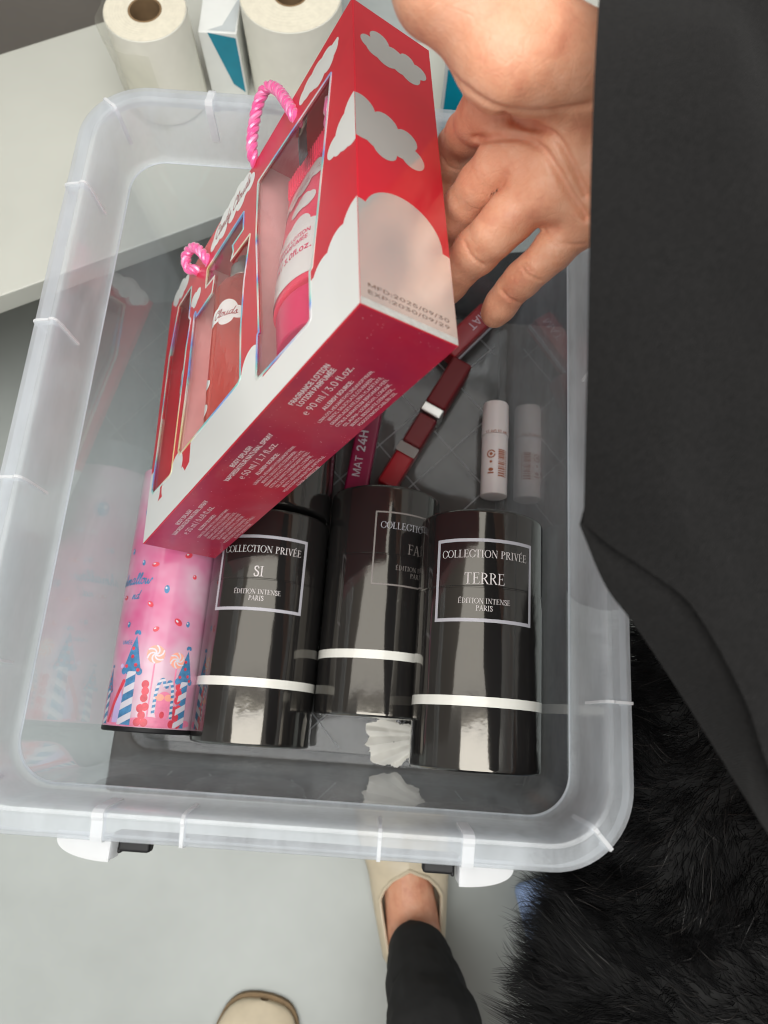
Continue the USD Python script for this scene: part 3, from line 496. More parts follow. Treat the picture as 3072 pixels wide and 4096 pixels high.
# ------------------------------------------------------------------ red gift box
BO = np.array([21.35, -5.87, 288.27]); AX = np.array([[-.52911, -.19836, -.82504], [-.09738, .98006, -.17319], [.84295, -.01129, -.53788]])
BW, BH, BD = 239.4, 185.26, 44.94
bx = lambda P: BO + np.asarray(P) @ AX
GB = thing('gift_box', 'red gift box printed with white clouds, held up by the hand', 'gift box', BO)
W1 = Polygon([(97.9, 162.5), (19.9, 154.4), (25, 119), (36.2, 47.5), (38.3, 46.6), (37, 20.2), (39.1, 19.4), (84.9, 22), (86.6, 24.7), (87.7, 48.7), (86, 48.6), (96, 121.7)]).buffer(-.6).buffer(.6)
W2 = Polygon([(116.7, 156.5), (116, 143.1), (130.8, 144), (128.6, 137.3), (131.6, 132.2), (105.6, 129), (110, 100.3), (110.3, 68.7), (106.9, 35.4), (108.6, 34.1), (186.5, 35.1), (189.8, 39.2), (186.2, 87.6), (186.2, 137.7), (182.8, 130), (157, 129.2), (155.8, 136.1), (155.2, 142), (169.2, 144.4), (169.9, 159.3)]).buffer(-.6).buffer(.6)
W3 = Polygon([(199, 167.2), (197.7, 140.6), (193.9, 136.1), (196.9, 116.7), (197.5, 90.3), (200, 29.7), (201.7, 28.5), (230.2, 30), (233.3, 33.6), (231, 83.4), (229.8, 132.8), (221.6, 168.5)]).buffer(-.6).buffer(.6)
front = sbox(0, 0, BW, BH).difference(unary_union([W1, W2, W3]))
TH = .8
FRp = obj('front_panel', plate(front, 0, TH, bx), 'red_card', GB, smooth=False)
fmap = lambda off: (lambda x, y: bx(np.column_stack([x, y, np.full(len(x), -off)])))
WIN = unary_union([W1, W2, W3]).buffer(.7)
scal = unary_union([sbox(0, .15, BW, 19), sbox(0, 10, 12, 44), sbox(0, 10, 38, 40), sbox(88, 10, 104, 34), sbox(104, 10, 172, 35.2), sbox(186, 10, 203, 27), sbox(225, 10, BW, 34), sbox(80, 10, 100, 34), puffs([(1.5, 44.5, 9.8), (14.5, 40.5, 9.0), (26, 35, 9.5), (95, 36, 9.6), (103, 29, 7.5), (171, 26, 9.3), (180, 14, 9), (191, 27, 10), (205, 25, 9), (237, 36, 10.5), (226, 25, 9)])]).intersection(sbox(.1, .15, BW - .1, 70)).difference(WIN)
scal = scal.difference(Polygon([(170.2, 36), (169.4, 20.6), (175.5, 18.2), (181, 24.2), (179, 36)]))
obj('cloud', sheet(scal, fmap(.07)), 'white_print', FRp, smooth=False)
cl = lambda p: smoothpoly(p, 2).difference(unary_union([W1, W2, W3]).buffer(.7))
obj('cloud', sheet(puffs([(17.8, 169.5, 5.2), (25, 171, 7.4), (33.5, 171.5, 8.2), (41.5, 172.5, 6.6), (46.6, 172, 4.6), (21.5, 165.6, 5), (30, 167, 6.4), (14.8, 171.6, 2.6)]).difference(WIN), fmap(.07)), 'white_print', FRp, smooth=False)
obj('cloud', sheet(puffs([(1.5, 110.5, 7.2), (8.6, 105.5, 7.2), (17, 101, 5.8), (5, 98, 9), (1.5, 93.5, 6.4), (12, 97.5, 5.6)]).intersection(sbox(.1, 60, 60, 160)).difference(WIN), fmap(.07)), 'white_print', FRp, smooth=False)
ban = puffs([(109, 174, 5.6), (117, 178, 8.5), (127, 181, 8.5), (137, 180, 7.8), (147, 179, 8.2), (156, 176, 7.8), (162.5, 173, 4.8), (122, 172, 6.4), (134, 173, 6.2), (147, 172, 6)])
obj('cloud', sheet(ban, fmap(.07)), 'white_print', FRp, smooth=False)
obj('lettering', sheet(affinity.translate(affinity.scale(affinity.rotate(cursive('Candy Clouds', 4.4, .075), 180, origin=(0, 0)), 1, 1), 0, 0).buffer(0) if False else affinity.affine_transform(cursive('Candy Clouds', 4.6, .075), [-1, 0, 0, 1, 135, 174]), fmap(.14)), 'ink_script', FRp, smooth=False)
obj('cloud', sheet(puffs([(212, 182, 6), (221, 184, 7.5), (230, 183, 6), (218, 177.5, 4), (227, 177.5, 4)]), fmap(.07)), 'white_print', FRp, smooth=False)
obj('cloud', sheet(puffs([(184, 149, 5.2), (190, 150, 5), (187, 145.5, 4)]).difference(unary_union([W1, W2, W3]).buffer(.7)), fmap(.07)), 'white_print', FRp, smooth=False)
for W in (W1, W2, W3):
    obj('window_edge', plate(W.buffer(1.5, join_style=2).difference(W), -.2, TH + .02, bx), 'foil_edge', FRp, smooth=False)
    obj('window_film', sheet(W.buffer(3), lambda x, y: bx(np.column_stack([x, y, np.full(len(x), TH + .15)]))), 'window_film', FRp, smooth=False)
# the other five panels
RM = lambda P: bx(np.column_stack([P[:, 2], P[:, 1], P[:, 0]]))            # (depth, height, thickness)
RP = obj('side_panel', plate(sbox(TH, 0, BD, BH), 0, TH, RM), 'red_gloss', GB, smooth=False, label='red narrow side with grey-white clouds and printed dates')
LP = obj('side_panel', plate(sbox(TH, TH, BD, BH), BW - TH, BW, RM), 'red_card', GB, smooth=False)
BMp = lambda P: bx(np.column_stack([P[:, 0], P[:, 2], P[:, 1]]))
BP = obj('bottom_panel', plate(sbox(TH, TH, BW, BD), 0, TH, BMp), 'magenta_card', GB, smooth=False, label='crimson bottom face with white ingredient lettering')
obj('top_panel', plate(sbox(TH, TH, BW - TH, BD), BH - TH, BH, BMp), 'red_card', GB, smooth=False)
obj('back_panel', plate(sbox(TH, TH, BW - TH, BH - TH), BD - TH, BD - .01, bx), 'red_card', GB, smooth=False)
obj('inner_tray', plate(sbox(3, 3, BW - 3, BH - 3), 34, 35, bx), 'pink_liner', GB, smooth=False)
for xa in (101, 191): obj('divider', plate(sbox(TH + .4, 3, 33.5, BH - 3), xa, xa + .8, lambda P: RM(P)), 'pink_liner', GB, smooth=False)
rmap = lambda off: (lambda x, y: bx(np.column_stack([np.full(len(x), -off), y, x])))
rc = lambda p: smoothpoly(p, 2).intersection(sbox(.1, .1, BD - .1, BH))
cr_ = lambda l: puffs(l).intersection(sbox(.1, .1, BD - .1, BH))
obj('cloud', sheet(cr_([(8.6, 159.2, 4.6), (14.6, 165.8, 5.4), (11.5, 156.2, 4.6), (17.8, 156.6, 7), (23, 160.6, 6.2), (25.5, 156, 5.4), (30.4, 164.3, 4.2), (31.6, 154.6, 5.8), (36.6, 160.6, 4.8), (34, 159, 5)]), rmap(.07)), 'foil_print', RP, smooth=False)
obj('cloud', sheet(cr_([(3, 110.4, 7.2), (2, 100, 10.2), (15.6, 107.6, 6.6), (12, 98, 10), (26.4, 105.2, 5.8), (22, 100, 9), (29, 95, 6.4), (14.4, 91, 6.2), (4, 96, 6)]), rmap(.07)), 'foil_print', RP, smooth=False)
obj('cloud', sheet(unary_union([puffs([(1, 44.5, 9), (22, 47, 19.2), (41, 29.5, 16.4)]), sbox(.1, 3.4, BD - .1, 34), sbox(.1, 3.4, 20, 47)]).intersection(sbox(.1, 3.4, BD - .1, BH)), rmap(.07)), 'foil_print', RP, smooth=False)
obj('crease', sheet(sbox(.1, .1, BD - .1, 3.5), rmap(.05)), 'grey_crease', RP, smooth=False)
for txt, y in (('MFD:2025/09/30', 9.6), ('EXP:2030/09/29', 6.2)):
    obj('lettering', flat_text(txt, 1.75, rmap(.14), 3.2, y, width=38, align='l'), 'ink_brown', RP, smooth=False)
bmap = lambda off: (lambda x, y: bx(np.column_stack([-np.asarray(x), np.full(len(np.asarray(x)), -off), -np.asarray(y)])))
ing = ['LINALOOL,HEXAMETHYLINDANOPYRAN,', 'BENZYL SALICYLATE,COUMARIN,', 'GERANYLACETATE,LINALYLACETATE,', 'CITRUS AURANTIUM BERGAMIA PEEL', 'OIL,ALPHA-LSOMETHYL LONONE,', 'BENZYL BENZOATE,GERANIOL,', 'POGOSTEMON CABLIN OIL']
def block(xc, l1, l2, l3, lines, k=1.0):
    y = 9.0
    obj('lettering', flat_text(l1, 2.3 * k, bmap(.08), -xc, -y, bold=True), 'lettering_white', BP, smooth=False)
    obj('lettering', flat_text(l2, 2.3 * k, bmap(.08), -xc, -y - 3.4 * k, bold=True), 'lettering_white', BP, smooth=False)
    obj('lettering', flat_text(l3, 3.3 * k, bmap(.08), -xc, -y - 9.0 * k), 'lettering_white', BP, smooth=False)
    obj('lettering', flat_text('ALLERGY SOURCE:', 1.9 * k, bmap(.08), -xc, -y - 13.6 * k, bold=True), 'lettering_white', BP, smooth=False)
    for i, s in enumerate(lines): obj('lettering', flat_text(s, 1.6 * k, bmap(.08), -xc, -y - (16.8 + 2.75 * i) * k), 'lettering_white', BP, smooth=False)
block(52, 'FRAGRANCE LOTION', 'LOTION PARFUMÉE', '℮ 90 ml / 3.0 fl.oz.', ing)
block(118.5, 'BODY SPLASH', 'VAPORISATEUR NATURAL SPRAY', '℮ 50 ml / 1.7 fl.oz.', ing[:6] + ['POGOSTEMON CABLIN OIL,ANETHOLE,', 'ALPHA-DAMASCONE.'])
block(194, 'BODY SPLASH', 'VAPORISATEUR NATURAL SPRAY', '℮ 20 ml / 0.68 fl.oz.', ing[:6] + ['POGOSTEMON CABLIN OIL,ANETHOLE,', 'ALPHA-DAMASCONE.'], .97)
# twisted cords
def cord(path, r=3.1):
    P = catmull(path, 16); s = np.concatenate([[0], np.cumsum(np.linalg.norm(np.diff(P, axis=0), axis=1))]); P = np.column_stack([np.interp(np.linspace(0, s[-1], 120), s, P[:, k]) for k in range(3)])
    s = np.linspace(0, s[-1], 120); T = np.gradient(P, axis=0); T /= np.linalg.norm(T, axis=1)[:, None]; u = np.cross(T[0], [.2, .1, 1]); ms = []
    U = []
    for t in T: u = u - t * (u @ t); u /= np.linalg.norm(u); U.append(u.copy())
    U = np.array(U); W = np.cross(T, U)
    for k in range(3):
        a = s / 13.5 * 2 * np.pi + k * 2 * np.pi / 3
        ms.append(tube(P + r * .58 * (np.cos(a)[:, None] * U + np.sin(a)[:, None] * W), r * .54, 8))
    return ms
plain('cord_pale', (.84, .22, .44), .22, specular_ior_level=1.0, coat_weight=.6, coat_roughness=.2)
def cords(path, label):
    ms = cord(path); p_ = obj('cord', cat(ms[:2]), 'cord_pink', GB, label=label); obj('strand', ms[2], 'cord_pale', p_)
cords([(-23, 146, 208), (-26.2, 150.9, 212), (-39, 181, 196), (-48, 190, 187), (-53, 178, 180), (-53.5, 158, 172), (-46, 152, 160)], 'pink twisted cord handle at the top edge')
cords([(-84, 122, 113), (-86.4, 125.1, 118), (-93, 133, 116), (-99, 138, 110), (-104, 136, 104), (-102, 128, 103), (-97, 126, 104), (-88, 128, 96)], 'shorter pink twisted cord near the left corner')
# what is inside the gift box
bxL = lambda P: bx(np.asarray(P, float) + [12, 12, -1.2])
LT = thing('lotion_tube', 'pink lotion tube with white clouds behind the widest window', 'lotion tube', bxL((52, 30, 17)))
hs = np.linspace(0, 1, 16); rings = []
for t in hs:
    y = 44 + 92 * t; a = 24 - 1.5 * t + 1.5 * t ** 3; b = 12.5 * (1 - t ** 1.7) + .8; th = np.linspace(0, 2 * np.pi, 48, endpoint=False)
    rings.append(bxL(np.column_stack([54 + a * np.cos(th), np.full(48, y), 16 + b * np.sin(th)])))
rings = [bxL(np.column_stack([54 + 23 * np.cos(th), np.full(48, 43.5), 16 + 12 * np.sin(th)]))] + rings
obj('tube', loft(rings), 'tube_pink', LT, smooth=50)
obj('crimp', cat([rbox(bxL((54, 143, 16)), (47, 14, 1.8), .6, AX.T)] + [rbox(bxL((54 - 22 + q * 2.0, 143, 15)), (.8, 13.6, .8), .3, AX.T) for q in range(23)]), 'tube_pink', LT)
obj('cap', loft([bxL(np.column_stack([54 + a * np.cos(th), np.full(48, y), 16 + b * np.sin(th)])) for a, b, y in ((18, 11, 20), (19.5, 12, 20.6), (21.5, 12.6, 40), (21, 12.2, 42))]), 'tube_cap_pink', LT, smooth=40)
def tmap(x, y):
    x = np.asarray(x, float); y = np.asarray(y, float); t = np.clip((y - 44) / 92, 0, 1); a = 24 - 1.5 * t + 1.5 * t ** 3; b = 12.5 * (1 - t ** 1.7) + .8
    u = np.clip((x - 54) / a, -.995, .995); return bxL(np.column_stack([x, y, 16 - (b + .25) * np.sqrt(1 - u * u) - .1]))
def tp_(g, m, n='cloud'): obj(n, sheet(g, tmap, 2.5), m, LT, smooth=False)
clip_t = sbox(31.5, 44.2, 76.5, 135)
tp_(puffs([(38, 121, 6), (45, 124, 7.5), (54, 123, 7.5), (63, 122, 7), (71, 119, 6), (50, 117, 6), (60, 116, 6)]).intersection(clip_t), 'white_print')
tp_(affinity.affine_transform(cursive('Candy Clouds', 3.2, .09), [-1, 0, 0, 1, 55, 117.6]).intersection(clip_t), 'ink_script', 'lettering')
tp_(puffs([(42, 99, 5), (47, 101, 6), (52, 99, 4.6)]), 'white_print'); tp_(puffs([(70, 87, 5), (74, 89, 5)]).intersection(clip_t), 'white_print')
tp_(unary_union([puffs([(38, 76, 6), (46, 81, 8), (55, 79, 7), (64, 76, 7), (72, 77, 6)]), sbox(31.6, 47, 76.4, 76)]).intersection(clip_t), 'white_print')
for txt, h, y in (('FRAGRANCE LOTION', 2.6, 73), ('LOTION PARFUMÉE', 2.6, 69), ('90 ml / 3.0fl.oz.', 3.8, 62)):
    t_ = sans(txt, h, True); obj('lettering', trimesh.Trimesh(tmap(54 - t_.vertices[:, 0] * .92, y + t_.vertices[:, 1]) - AX[2] * .15, t_.faces, process=False), 'tube_cap_pink', LT, smooth=False)
def spray(xc, r, h, label, lx, txt):
    t = thing('spray_bottle', label, 'spray bottle', bx((xc, 22, 17)))
    o = bx((xc, 22, 17)); d = AX[1]
    obj('bottle', lathe([(r - 2, 0), (r, 1.5), (r, h - 6), (r - 2, h - 1), (r * .5, h + 2), (r * .42, h + 7)], o, d, 48), 'bottle_clear', t, smooth=40)
    obj('pump', lathe([(r * .5, h + 7.2), (r * .52, h + 8), (r * .52, h + 16), (r * .3, h + 17), (r * .3, h + 24), (r * .28, h + 25)], o, d, 32), 'silver_foil', t)
    sm = lambda x, y: o + d * np.asarray(y)[:, None] + (r + .2) * (np.sin(np.asarray(x) / r)[:, None] * AX[0] - np.cos(np.asarray(x) / r)[:, None] * AX[2])
    obj('cloud', sheet(puffs([(lx - 7, 82, 4.6), (lx, 85, 7), (lx + 7, 83, 5), (lx, 79, 5), (lx + 11, 81, 3.6)]), sm, 2.5), 'white_print', t, smooth=False)
    obj('lettering', sheet(affinity.affine_transform(cursive(txt, 3.0, .09), [-1, 0, 0, 1, lx + 1, 80.5]), lambda x, y: sm(x, y) - AX[2] * .12, 2.0), 'ink_script', t, smooth=False)
    for x, y, q in ((lx + 14, 38, 3.6), (lx + 15, 22, 4.2), (lx + 12, 10, 3.2)): obj('cloud', sheet(puffs([(x - 3, y, q * .8), (x, y + 1, q), (x + 3.4, y, q * .8)]), sm, 2.5), 'white_print', t, smooth=False)
    return t
spray(151, 16.5, 112, 'larger clear red spray bottle behind the middle window', -10, 'Clouds')
spray(216, 11.5, 100, 'small clear red spray bottle behind the narrow left window', 0, 'Clouds')
obj('ribbon', loft([bx(np.array([[58 + dx, y, 8], [66 + dx, y, 8], [66 + dx, y, 8.6], [58 + dx, y, 8.6]])) for y, dx in ((180, 0), (168, 1.2), (155, .2), (146, -1))]), 'dark_ribbon', GB, smooth=False)
obj('cord_knot', cat([tube(catmull([bx((33, 158, 6)), bx((31, 152, 5)), bx((33, 148, 6)), bx((36, 152, 7)), bx((33, 157, 6))], 6), 1.4, 8), tube(catmull([bx((33, 148, 6)), bx((35, 142, 6)), bx((34, 136, 6))], 5), .9, 6)]), 'cord_pink', GB)

# ------------------------------------------------------------------ lip glosses and balm
def frame(a, b): d = np.array(b, float) - np.array(a, float); L = np.linalg.norm(d); d /= L; w = np.cross([0, 0, 1.], d); w /= np.linalg.norm(w); return d, w, np.cross(d, w), L
def bar_(a, b, w, h, r, o0, o1, z0=2.9):
    d, s, u, L = frame(a, b); c = np.array(a) + d * (o0 + o1) / 2 + u * 0
    return rbox(c, (o1 - o0, w, h), r, np.stack([d, s, u], 1), 10)
ga, gb = np.array([33.5, 14.0, 12.2]), np.array([87, 121.0, 12.2])
G1 = thing('lip_gloss', 'dark red lip gloss with silver band pointing up to the right', 'lip gloss', (60, 68, 2.9), group='lip glosses in the box')
d, s_, u, L = frame(ga, gb)
obj('cap', bar_(ga, gb, 16.2, 17.5, 2.2, L - 43, L), 'gloss_dark_red', G1); obj('band', bar_(ga, gb, 16.8, 18.2, 1.4, L - 51.5, L - 43.2), 'silver_foil', G1)
obj('tube', bar_(ga, gb, 16.2, 17.5, 2.4, 2, L - 51.7), 'gloss_clear', G1); obj('filling', bar_(ga, gb, 14.2, 15, 2, 5, L - 78.4), 'gloss_red', G1)
obj('upper_filling', bar_(ga, gb, 14.6, 15.5, 2, L - 78, L - 52.2), 'gloss_dark_red', G1)
lc = ga + d * (L - 84) + u * 8.9; obj('label', rbox(lc, (8, 15.5, .5), .2, np.stack([d, s_, u], 1)), 'label_dim', G1)
ma, mb = np.array([14, 8.0, 12.2]), np.array([23, 92.0, 12.2])
G2 = thing('lip_gloss', 'magenta lip gloss lettered MAT 24H under the edge of the gift box', 'lip gloss', (18, 50, 2.9), group='lip glosses in the box')
d2, s2, u2, L2 = frame(ma, mb)
obj('tube', bar_(ma, mb, 16.5, 18.5, 2, 0, L2), 'gloss_magenta', G2); obj('cap', bar_(ma, mb, 17.2, 19.2, 2, L2 + .2, L2 + 32), 'gloss_dark_red', G2)
mp2 = lambda x, y: ma + d2 * np.asarray(x)[:, None] + s2 * (np.asarray(y))[:, None] + u2 * 9.45
obj('lettering', flat_text('MAT', 5.5, mp2, 14, -1, align='l', width=16), 'label_grey', G2, smooth=False); obj('lettering', flat_text('24H', 6.0, mp2, 33, -1.2, bold=True, align='l', width=17), 'label_grey', G2, smooth=False)
na, nb = np.array([81.0, 128.0, 12]), np.array([100.0, 186.0 - 18, 12])
na, nb = np.array([74.0, 122.0 + 6, 12]), np.array([106.0, 167.0, 12])
G3 = thing('lip_gloss', 'short deep red lip gloss beside the little fingertip', 'lip gloss', (90, 148, 2.9), group='lip glosses in the box')
d3, s3, u3, L3 = frame(na, nb)
obj('tube', bar_(na, nb, 17, 17, 2, 0, L3), 'gloss_red', G3); obj('sleeve', bar_(na, nb, 18, 18, 2, -.4, L3 + 4), 'gloss_clear', G3)
obj('lettering', flat_text('MAT', 6.5, lambda x, y: na + d3 * (L3 - np.asarray(x))[:, None] - s3 * np.asarray(y)[:, None] + u3 * 8.6, 4, -3, align='l'), 'cand_pale', G3, smooth=False)
obj('side_strip', bar_(na - s3 * 9.3, nb - s3 * 9.3, 1.0, 4, .4, 0, L3), 'label_grey', G3)
LBc = (113.8, 12.9); LB = thing('lip_balm', 'white lip balm stick with brown barcode beside the right wall', 'lip balm', (LBc[0], 54, 2.9))
obj('tube', lathe([(8.5, 0), (9.6, .6), (9.6, 46), (9.3, 46.4)], (LBc[0], 17, LBc[1]), (0, 1, 0), 48), 'balm_white', LB)
obj('cap', lathe([(9.4, 46.4), (10.0, 46.7), (9.5, 71.4), (8.9, 72.6), (7.6, 73)], (LBc[0], 17, LBc[1]), (0, 1, 0), 48), 'balm_white', LB)
bmapc = cylmap(LBc, 9.6, .12); bm_ = lambda x, y: bmapc(np.asarray(x), 17 + np.asarray(y))
bars, y = [], 13.0
while y < 34:
    w = float(rng.choice([.45, .8, 1.2])); bars.append(sbox(1.2, y, 6.4, y + w)); y += w + float(rng.choice([.4, .7]))
obj('barcode', sheet(unary_union(bars), bm_, 2), 'balm_print', LB, smooth=False)
obj('lettering', sheet(unary_union([sbox(7.0, q, 8.0, q + .9) for q in np.arange(13, 34, 1.5)]), bm_, 2), 'balm_print', LB, smooth=False)
obj('emblem', sheet(Point(-4, 30).buffer(3.2).difference(Point(-4, 30).buffer(2.2)).difference(sbox(-4, 30, 0, 31)), bm_, 2), 'balm_print', LB, smooth=False)
obj('emblem', sheet(unary_union([Point(-4, 30).buffer(1.2), Point(-4, 24).buffer(1.0), ell(-4, 18, 1.8, 1.3), LineString([(-5.8, 15.5), (-2.4, 15.5)]).buffer(.6)]), bm_, 2), 'balm_print', LB, smooth=False)
tt = sans('SPF 15 SPF 15', 1.8, True); obj('lettering', trimesh.Trimesh(bm_(-tt.vertices[:, 0] * 1.0, 48.6 - tt.vertices[:, 1] + 0) + np.array([0, 0, .45]), tt.faces[:, ::1], process=False), 'balm_print', LB, smooth=False)
# torn paper scrap
nth = 150; th = np.linspace(0, 2 * np.pi, nth, endpoint=False)
rr = 1 + .12 * np.sin(3 * th + 1) + .07 * np.sin(8 * th) + .05 * (meshkit.noise(np.column_stack([np.cos(th) * 9, np.sin(th) * 9, th * 0]), 3) - .5) * 2 + .02 * rng.normal(size=nth)
rings = []
for k in np.linspace(.02, 1, 26):
    x = 53 + 20 * k * rr ** k * np.cos(th); y = -156 + 14.5 * k * rr ** k * np.sin(th)
    ph = np.arctan2(y + 150, x - 82); tri = np.abs(((ph * 7.5) % 2) - 1); dist = np.hypot(x - 82, y + 150)
    z = 6 + 3.6 * tri * np.clip(dist / 40, .2, 1) + 3 * (meshkit.fbm(np.column_stack([x * .12, y * .12, x * 0]), 2, 12) - .5) + 1.2 * np.sin(x * .2)
    rings.append(np.column_stack([x, y, z]))
top_ = loft(rings, caps=False); bot = top_.copy(); bot.vertices[:, 2] -= .3; bot.faces = bot.faces[:, ::-1]
obj('paper_scrap', cat([top_, bot]), 'scrap_paper', smooth=35, label='torn crumpled scrap of white paper under the TERRE tube', cat='paper scrap')

# ------------------------------------------------------------------ the person
def hull2(a, ra, b, rb, seg=20):
    return m3.Manifold.batch_hull([m3.Manifold.sphere(ra, seg).translate(list(map(float, a))), m3.Manifold.sphere(rb, seg).translate(list(map(float, b)))])
J = HAND_J = {'wrist': (122, 98, 296), 'wrist2': (127, 76, 280), 'th_in': (71.1, 96.8, 315.6), 'th_mcp': (40.5, 98.3, 323.2), 'th_ip': (25.7, 126.0, 326.2), 'th_tip': (13.9, 151.0, 327.4), 'th_mid': (66.1, 82.0, 311.1), 'cmc': (100.5, 91.1, 301.4), 'hypo': (105, 77, 269),
  'i_mcp': (64.8, 109, 258.5), 'i_pip': (57.2, 120.2, 230.7), 'i_dip': (53.9, 118.5, 212), 'i_tip': (50.5, 106, 200), 'm_mcp': (73.5, 86, 257.6), 'm_pip': (63.0, 82.5, 236.5), 'm_dip': (55.8, 83, 215.5), 'm_tip': (48.5, 81.5, 199),
  'r_mcp': (87, 69, 258.8), 'r_pip': (73.8, 59.6, 245.0), 'r_dip': (62.3, 56.0, 226.1), 'r_tip': (54.5, 52.5, 208.5), 'p_mcp': (107.4, 59.0, 254.0), 'p_pip': (93.8, 48.8, 240.2), 'p_dip': (85.6, 46, 225.2), 'p_tip': (81.1, 43, 210.2)}
J = {k: np.array(v, float) for k, v in J.items()}
def chain(ks, rs): return [hull2(J[a], ra, J[b], rb) for a, b, ra, rb in zip(ks, ks[1:], rs, rs[1:])]
def capd(P, a, b, ra, rb):     # distance to a tapered bone
    ab = b - a; t = np.clip(((P - a) @ ab) / (ab @ ab), 0, 1)
    return np.linalg.norm(P - a - t[:, None] * ab, axis=1) - (ra + (rb - ra) * t)
def smin(a, b, k):
    h = np.clip(.5 + .5 * (b - a) / k, 0, 1); return b + (a - b) * h - k * h * (1 - h)
FR = {'i': [9.6, 8.9, 8.2, 7.0], 'm': [10.4, 10.1, 9.3, 7.9], 'r': [10.5, 10.3, 9.5, 7.9], 'p': [8.9, 8.0, 7.5, 6.7]}
for k_, w_k, q_ in (('i', 'wrist', .17), ('m', 'wrist', .17), ('r', 'wrist2', .2), ('p', 'wrist2', .22)): J[k_ + '_pad'] = J[k_ + '_mcp'] * (1 - q_) + J[w_k] * q_
def hand_field(P):
    pal = None
    for k, w, rw in (('i', 'wrist', 15), ('m', 'wrist', 15), ('r', 'wrist2', 15), ('p', 'wrist2', 14)):
        e = capd(P, J[w], J[k + '_pad'], rw, 10.6); pal = e if pal is None else smin(pal, e, 8)
    for a, b, ra, rb, k in (('wrist', 'wrist2', 15, 15, 9), ('hypo', 'p_pad', 12.5, 10.5, 8), ('hypo', 'wrist2', 13, 15, 9), ('i_pad', 'm_pad', 10.5, 10.5, 5), ('m_pad', 'r_pad', 10.5, 10.5, 5), ('r_pad', 'p_pad', 10.2, 10, 5), ('m_pad', 'wrist2', 10.5, 14, 8), ('r_pad', 'wrist', 10.5, 14, 8), ('r_pad', 'cmc', 10, 13, 8), ('wrist', ELB, 18, 24, 9), ('wrist2', ELB, 18, 24, 9)):
        pal = smin(pal, capd(P, J[a], b if not isinstance(b, str) else J[b], ra, rb), k)
    th = smin(capd(P, J['cmc'], J['th_mid'], 17, 17.2), capd(P, J['th_mid'] * .45 + J['th_in'] * .55, J['th_mcp'], 16.4, 15.6), 9)
    th = smin(th, capd(P, J['cmc'], J['th_in'], 16, 15), 8); th = smin(th, capd(P, J['th_mcp'], J['th_ip'], 14.6, 12), 3); th = smin(th, capd(P, J['th_ip'], J['th_tip'], 12, 9.5), 2)
    web = capd(P, J['th_in'] * .5 + J['i_mcp'] * .5, J['i_mcp'], 9.5, 10)
    pal = smin(smin(pal, th, 7), web, 12)
    out = None
    for k in 'imrp':
        f = FR[k]; d = capd(P, J[k + '_pad'], J[k + '_mcp'], f[0] + .6, f[0]); d = smin(d, capd(P, J[k + '_mcp'], J[k + '_pip'], f[0], f[1] * .97), 2.0)
        d = smin(d, capd(P, J[k + '_pip'], J[k + '_dip'], f[1], f[2] * .95), 2.0); d = smin(d, capd(P, J[k + '_dip'], J[k + '_tip'], f[2], f[3]), 1.6)
        # pads between the joints swell a little
        for a, b, q in ((0, 1, .55), (1, 2, .5), (2, 3, .6)):
            n_ = ['_mcp', '_pip', '_dip', '_tip']; c = J[k + n_[a]] * (1 - q) + J[k + n_[b]] * q; d = smin(d, np.linalg.norm(P - c, axis=1) - (f[a] * (1 - q) + f[b] * q + .15), 4)
        d = smin(pal, d, 3.2); out = d if out is None else np.minimum(out, d)
    return out
ELB = np.array([165., 20, 268])
lo_, hi_ = np.array([-5., 20, 185]), np.array([150., 175, 350]); ED = 1.8
gx = [np.arange(lo_[k], hi_[k] + ED, ED) for k in range(3)]
GF = np.stack(np.meshgrid(*gx, indexing='ij'), -1).reshape(-1, 3); GF = np.concatenate([hand_field(GF[q:q + 60000]) for q in range(0, len(GF), 60000)]).reshape([len(q) for q in gx])
sh_ = GF.shape; GFl = (-GF)
def look(x, y, z):
    a, b, c = (x - lo_[0]) / ED, (y - lo_[1]) / ED, (z - lo_[2]) / ED
    i0, j0, k0 = min(max(int(a), 0), sh_[0] - 2), min(max(int(b), 0), sh_[1] - 2), min(max(int(c), 0), sh_[2] - 2); a -= i0; b -= j0; c -= k0
    g = GFl[i0:i0 + 2, j0:j0 + 2, k0:k0 + 2].tolist()
    m0 = (g[0][0][0] * (1 - c) + g[0][0][1] * c) * (1 - b) + (g[0][1][0] * (1 - c) + g[0][1][1] * c) * b
    m1 = (g[1][0][0] * (1 - c) + g[1][0][1] * c) * (1 - b) + (g[1][1][0] * (1 - c) + g[1][1][1] * c) * b
    return m0 * (1 - a) + m1 * a
handm = m3.Manifold.level_set(look, [*lo_, *hi_], ED, 0.0)
elbow, shoulder, chest, belly, hip = np.array([300., -190, 205]), np.array([250., -520, 330]), np.array([90., -640, 300]), np.array([80., -640, 120]), np.array([95., -600, -10])
low = [hull2((150, 40, 275), 20, elbow, 34), hull2(elbow, 36, shoulder, 48), hull2(shoulder, 50, chest, 95), hull2(chest, 100, belly, 95), hull2(belly, 95, hip, 80), hull2(hip, 70, (112, -470, -45), 52), hull2((112, -470, -45), 48, (101, -365, -135), 34), hull2((101, -365, -135), 33, (90, -322, -203), 22), hull2((90, -322, -203), 22, (90, -318, -226), 21)]
foot = [hull2((90, -322, -214), 24, (80, -268, -224), 22), hull2((80, -268, -224), 21, (66, -215, -237), 10), hull2((90, -322, -220), 24, (92, -336, -227), 21), hull2((54, -225, -237), 11, (82, -218, -237), 11)]
bt = tm(handm.refine_to_length(1.25)); bt.merge_vertices(); trimesh.smoothing.filter_taubin(bt, .5, .53, 8)
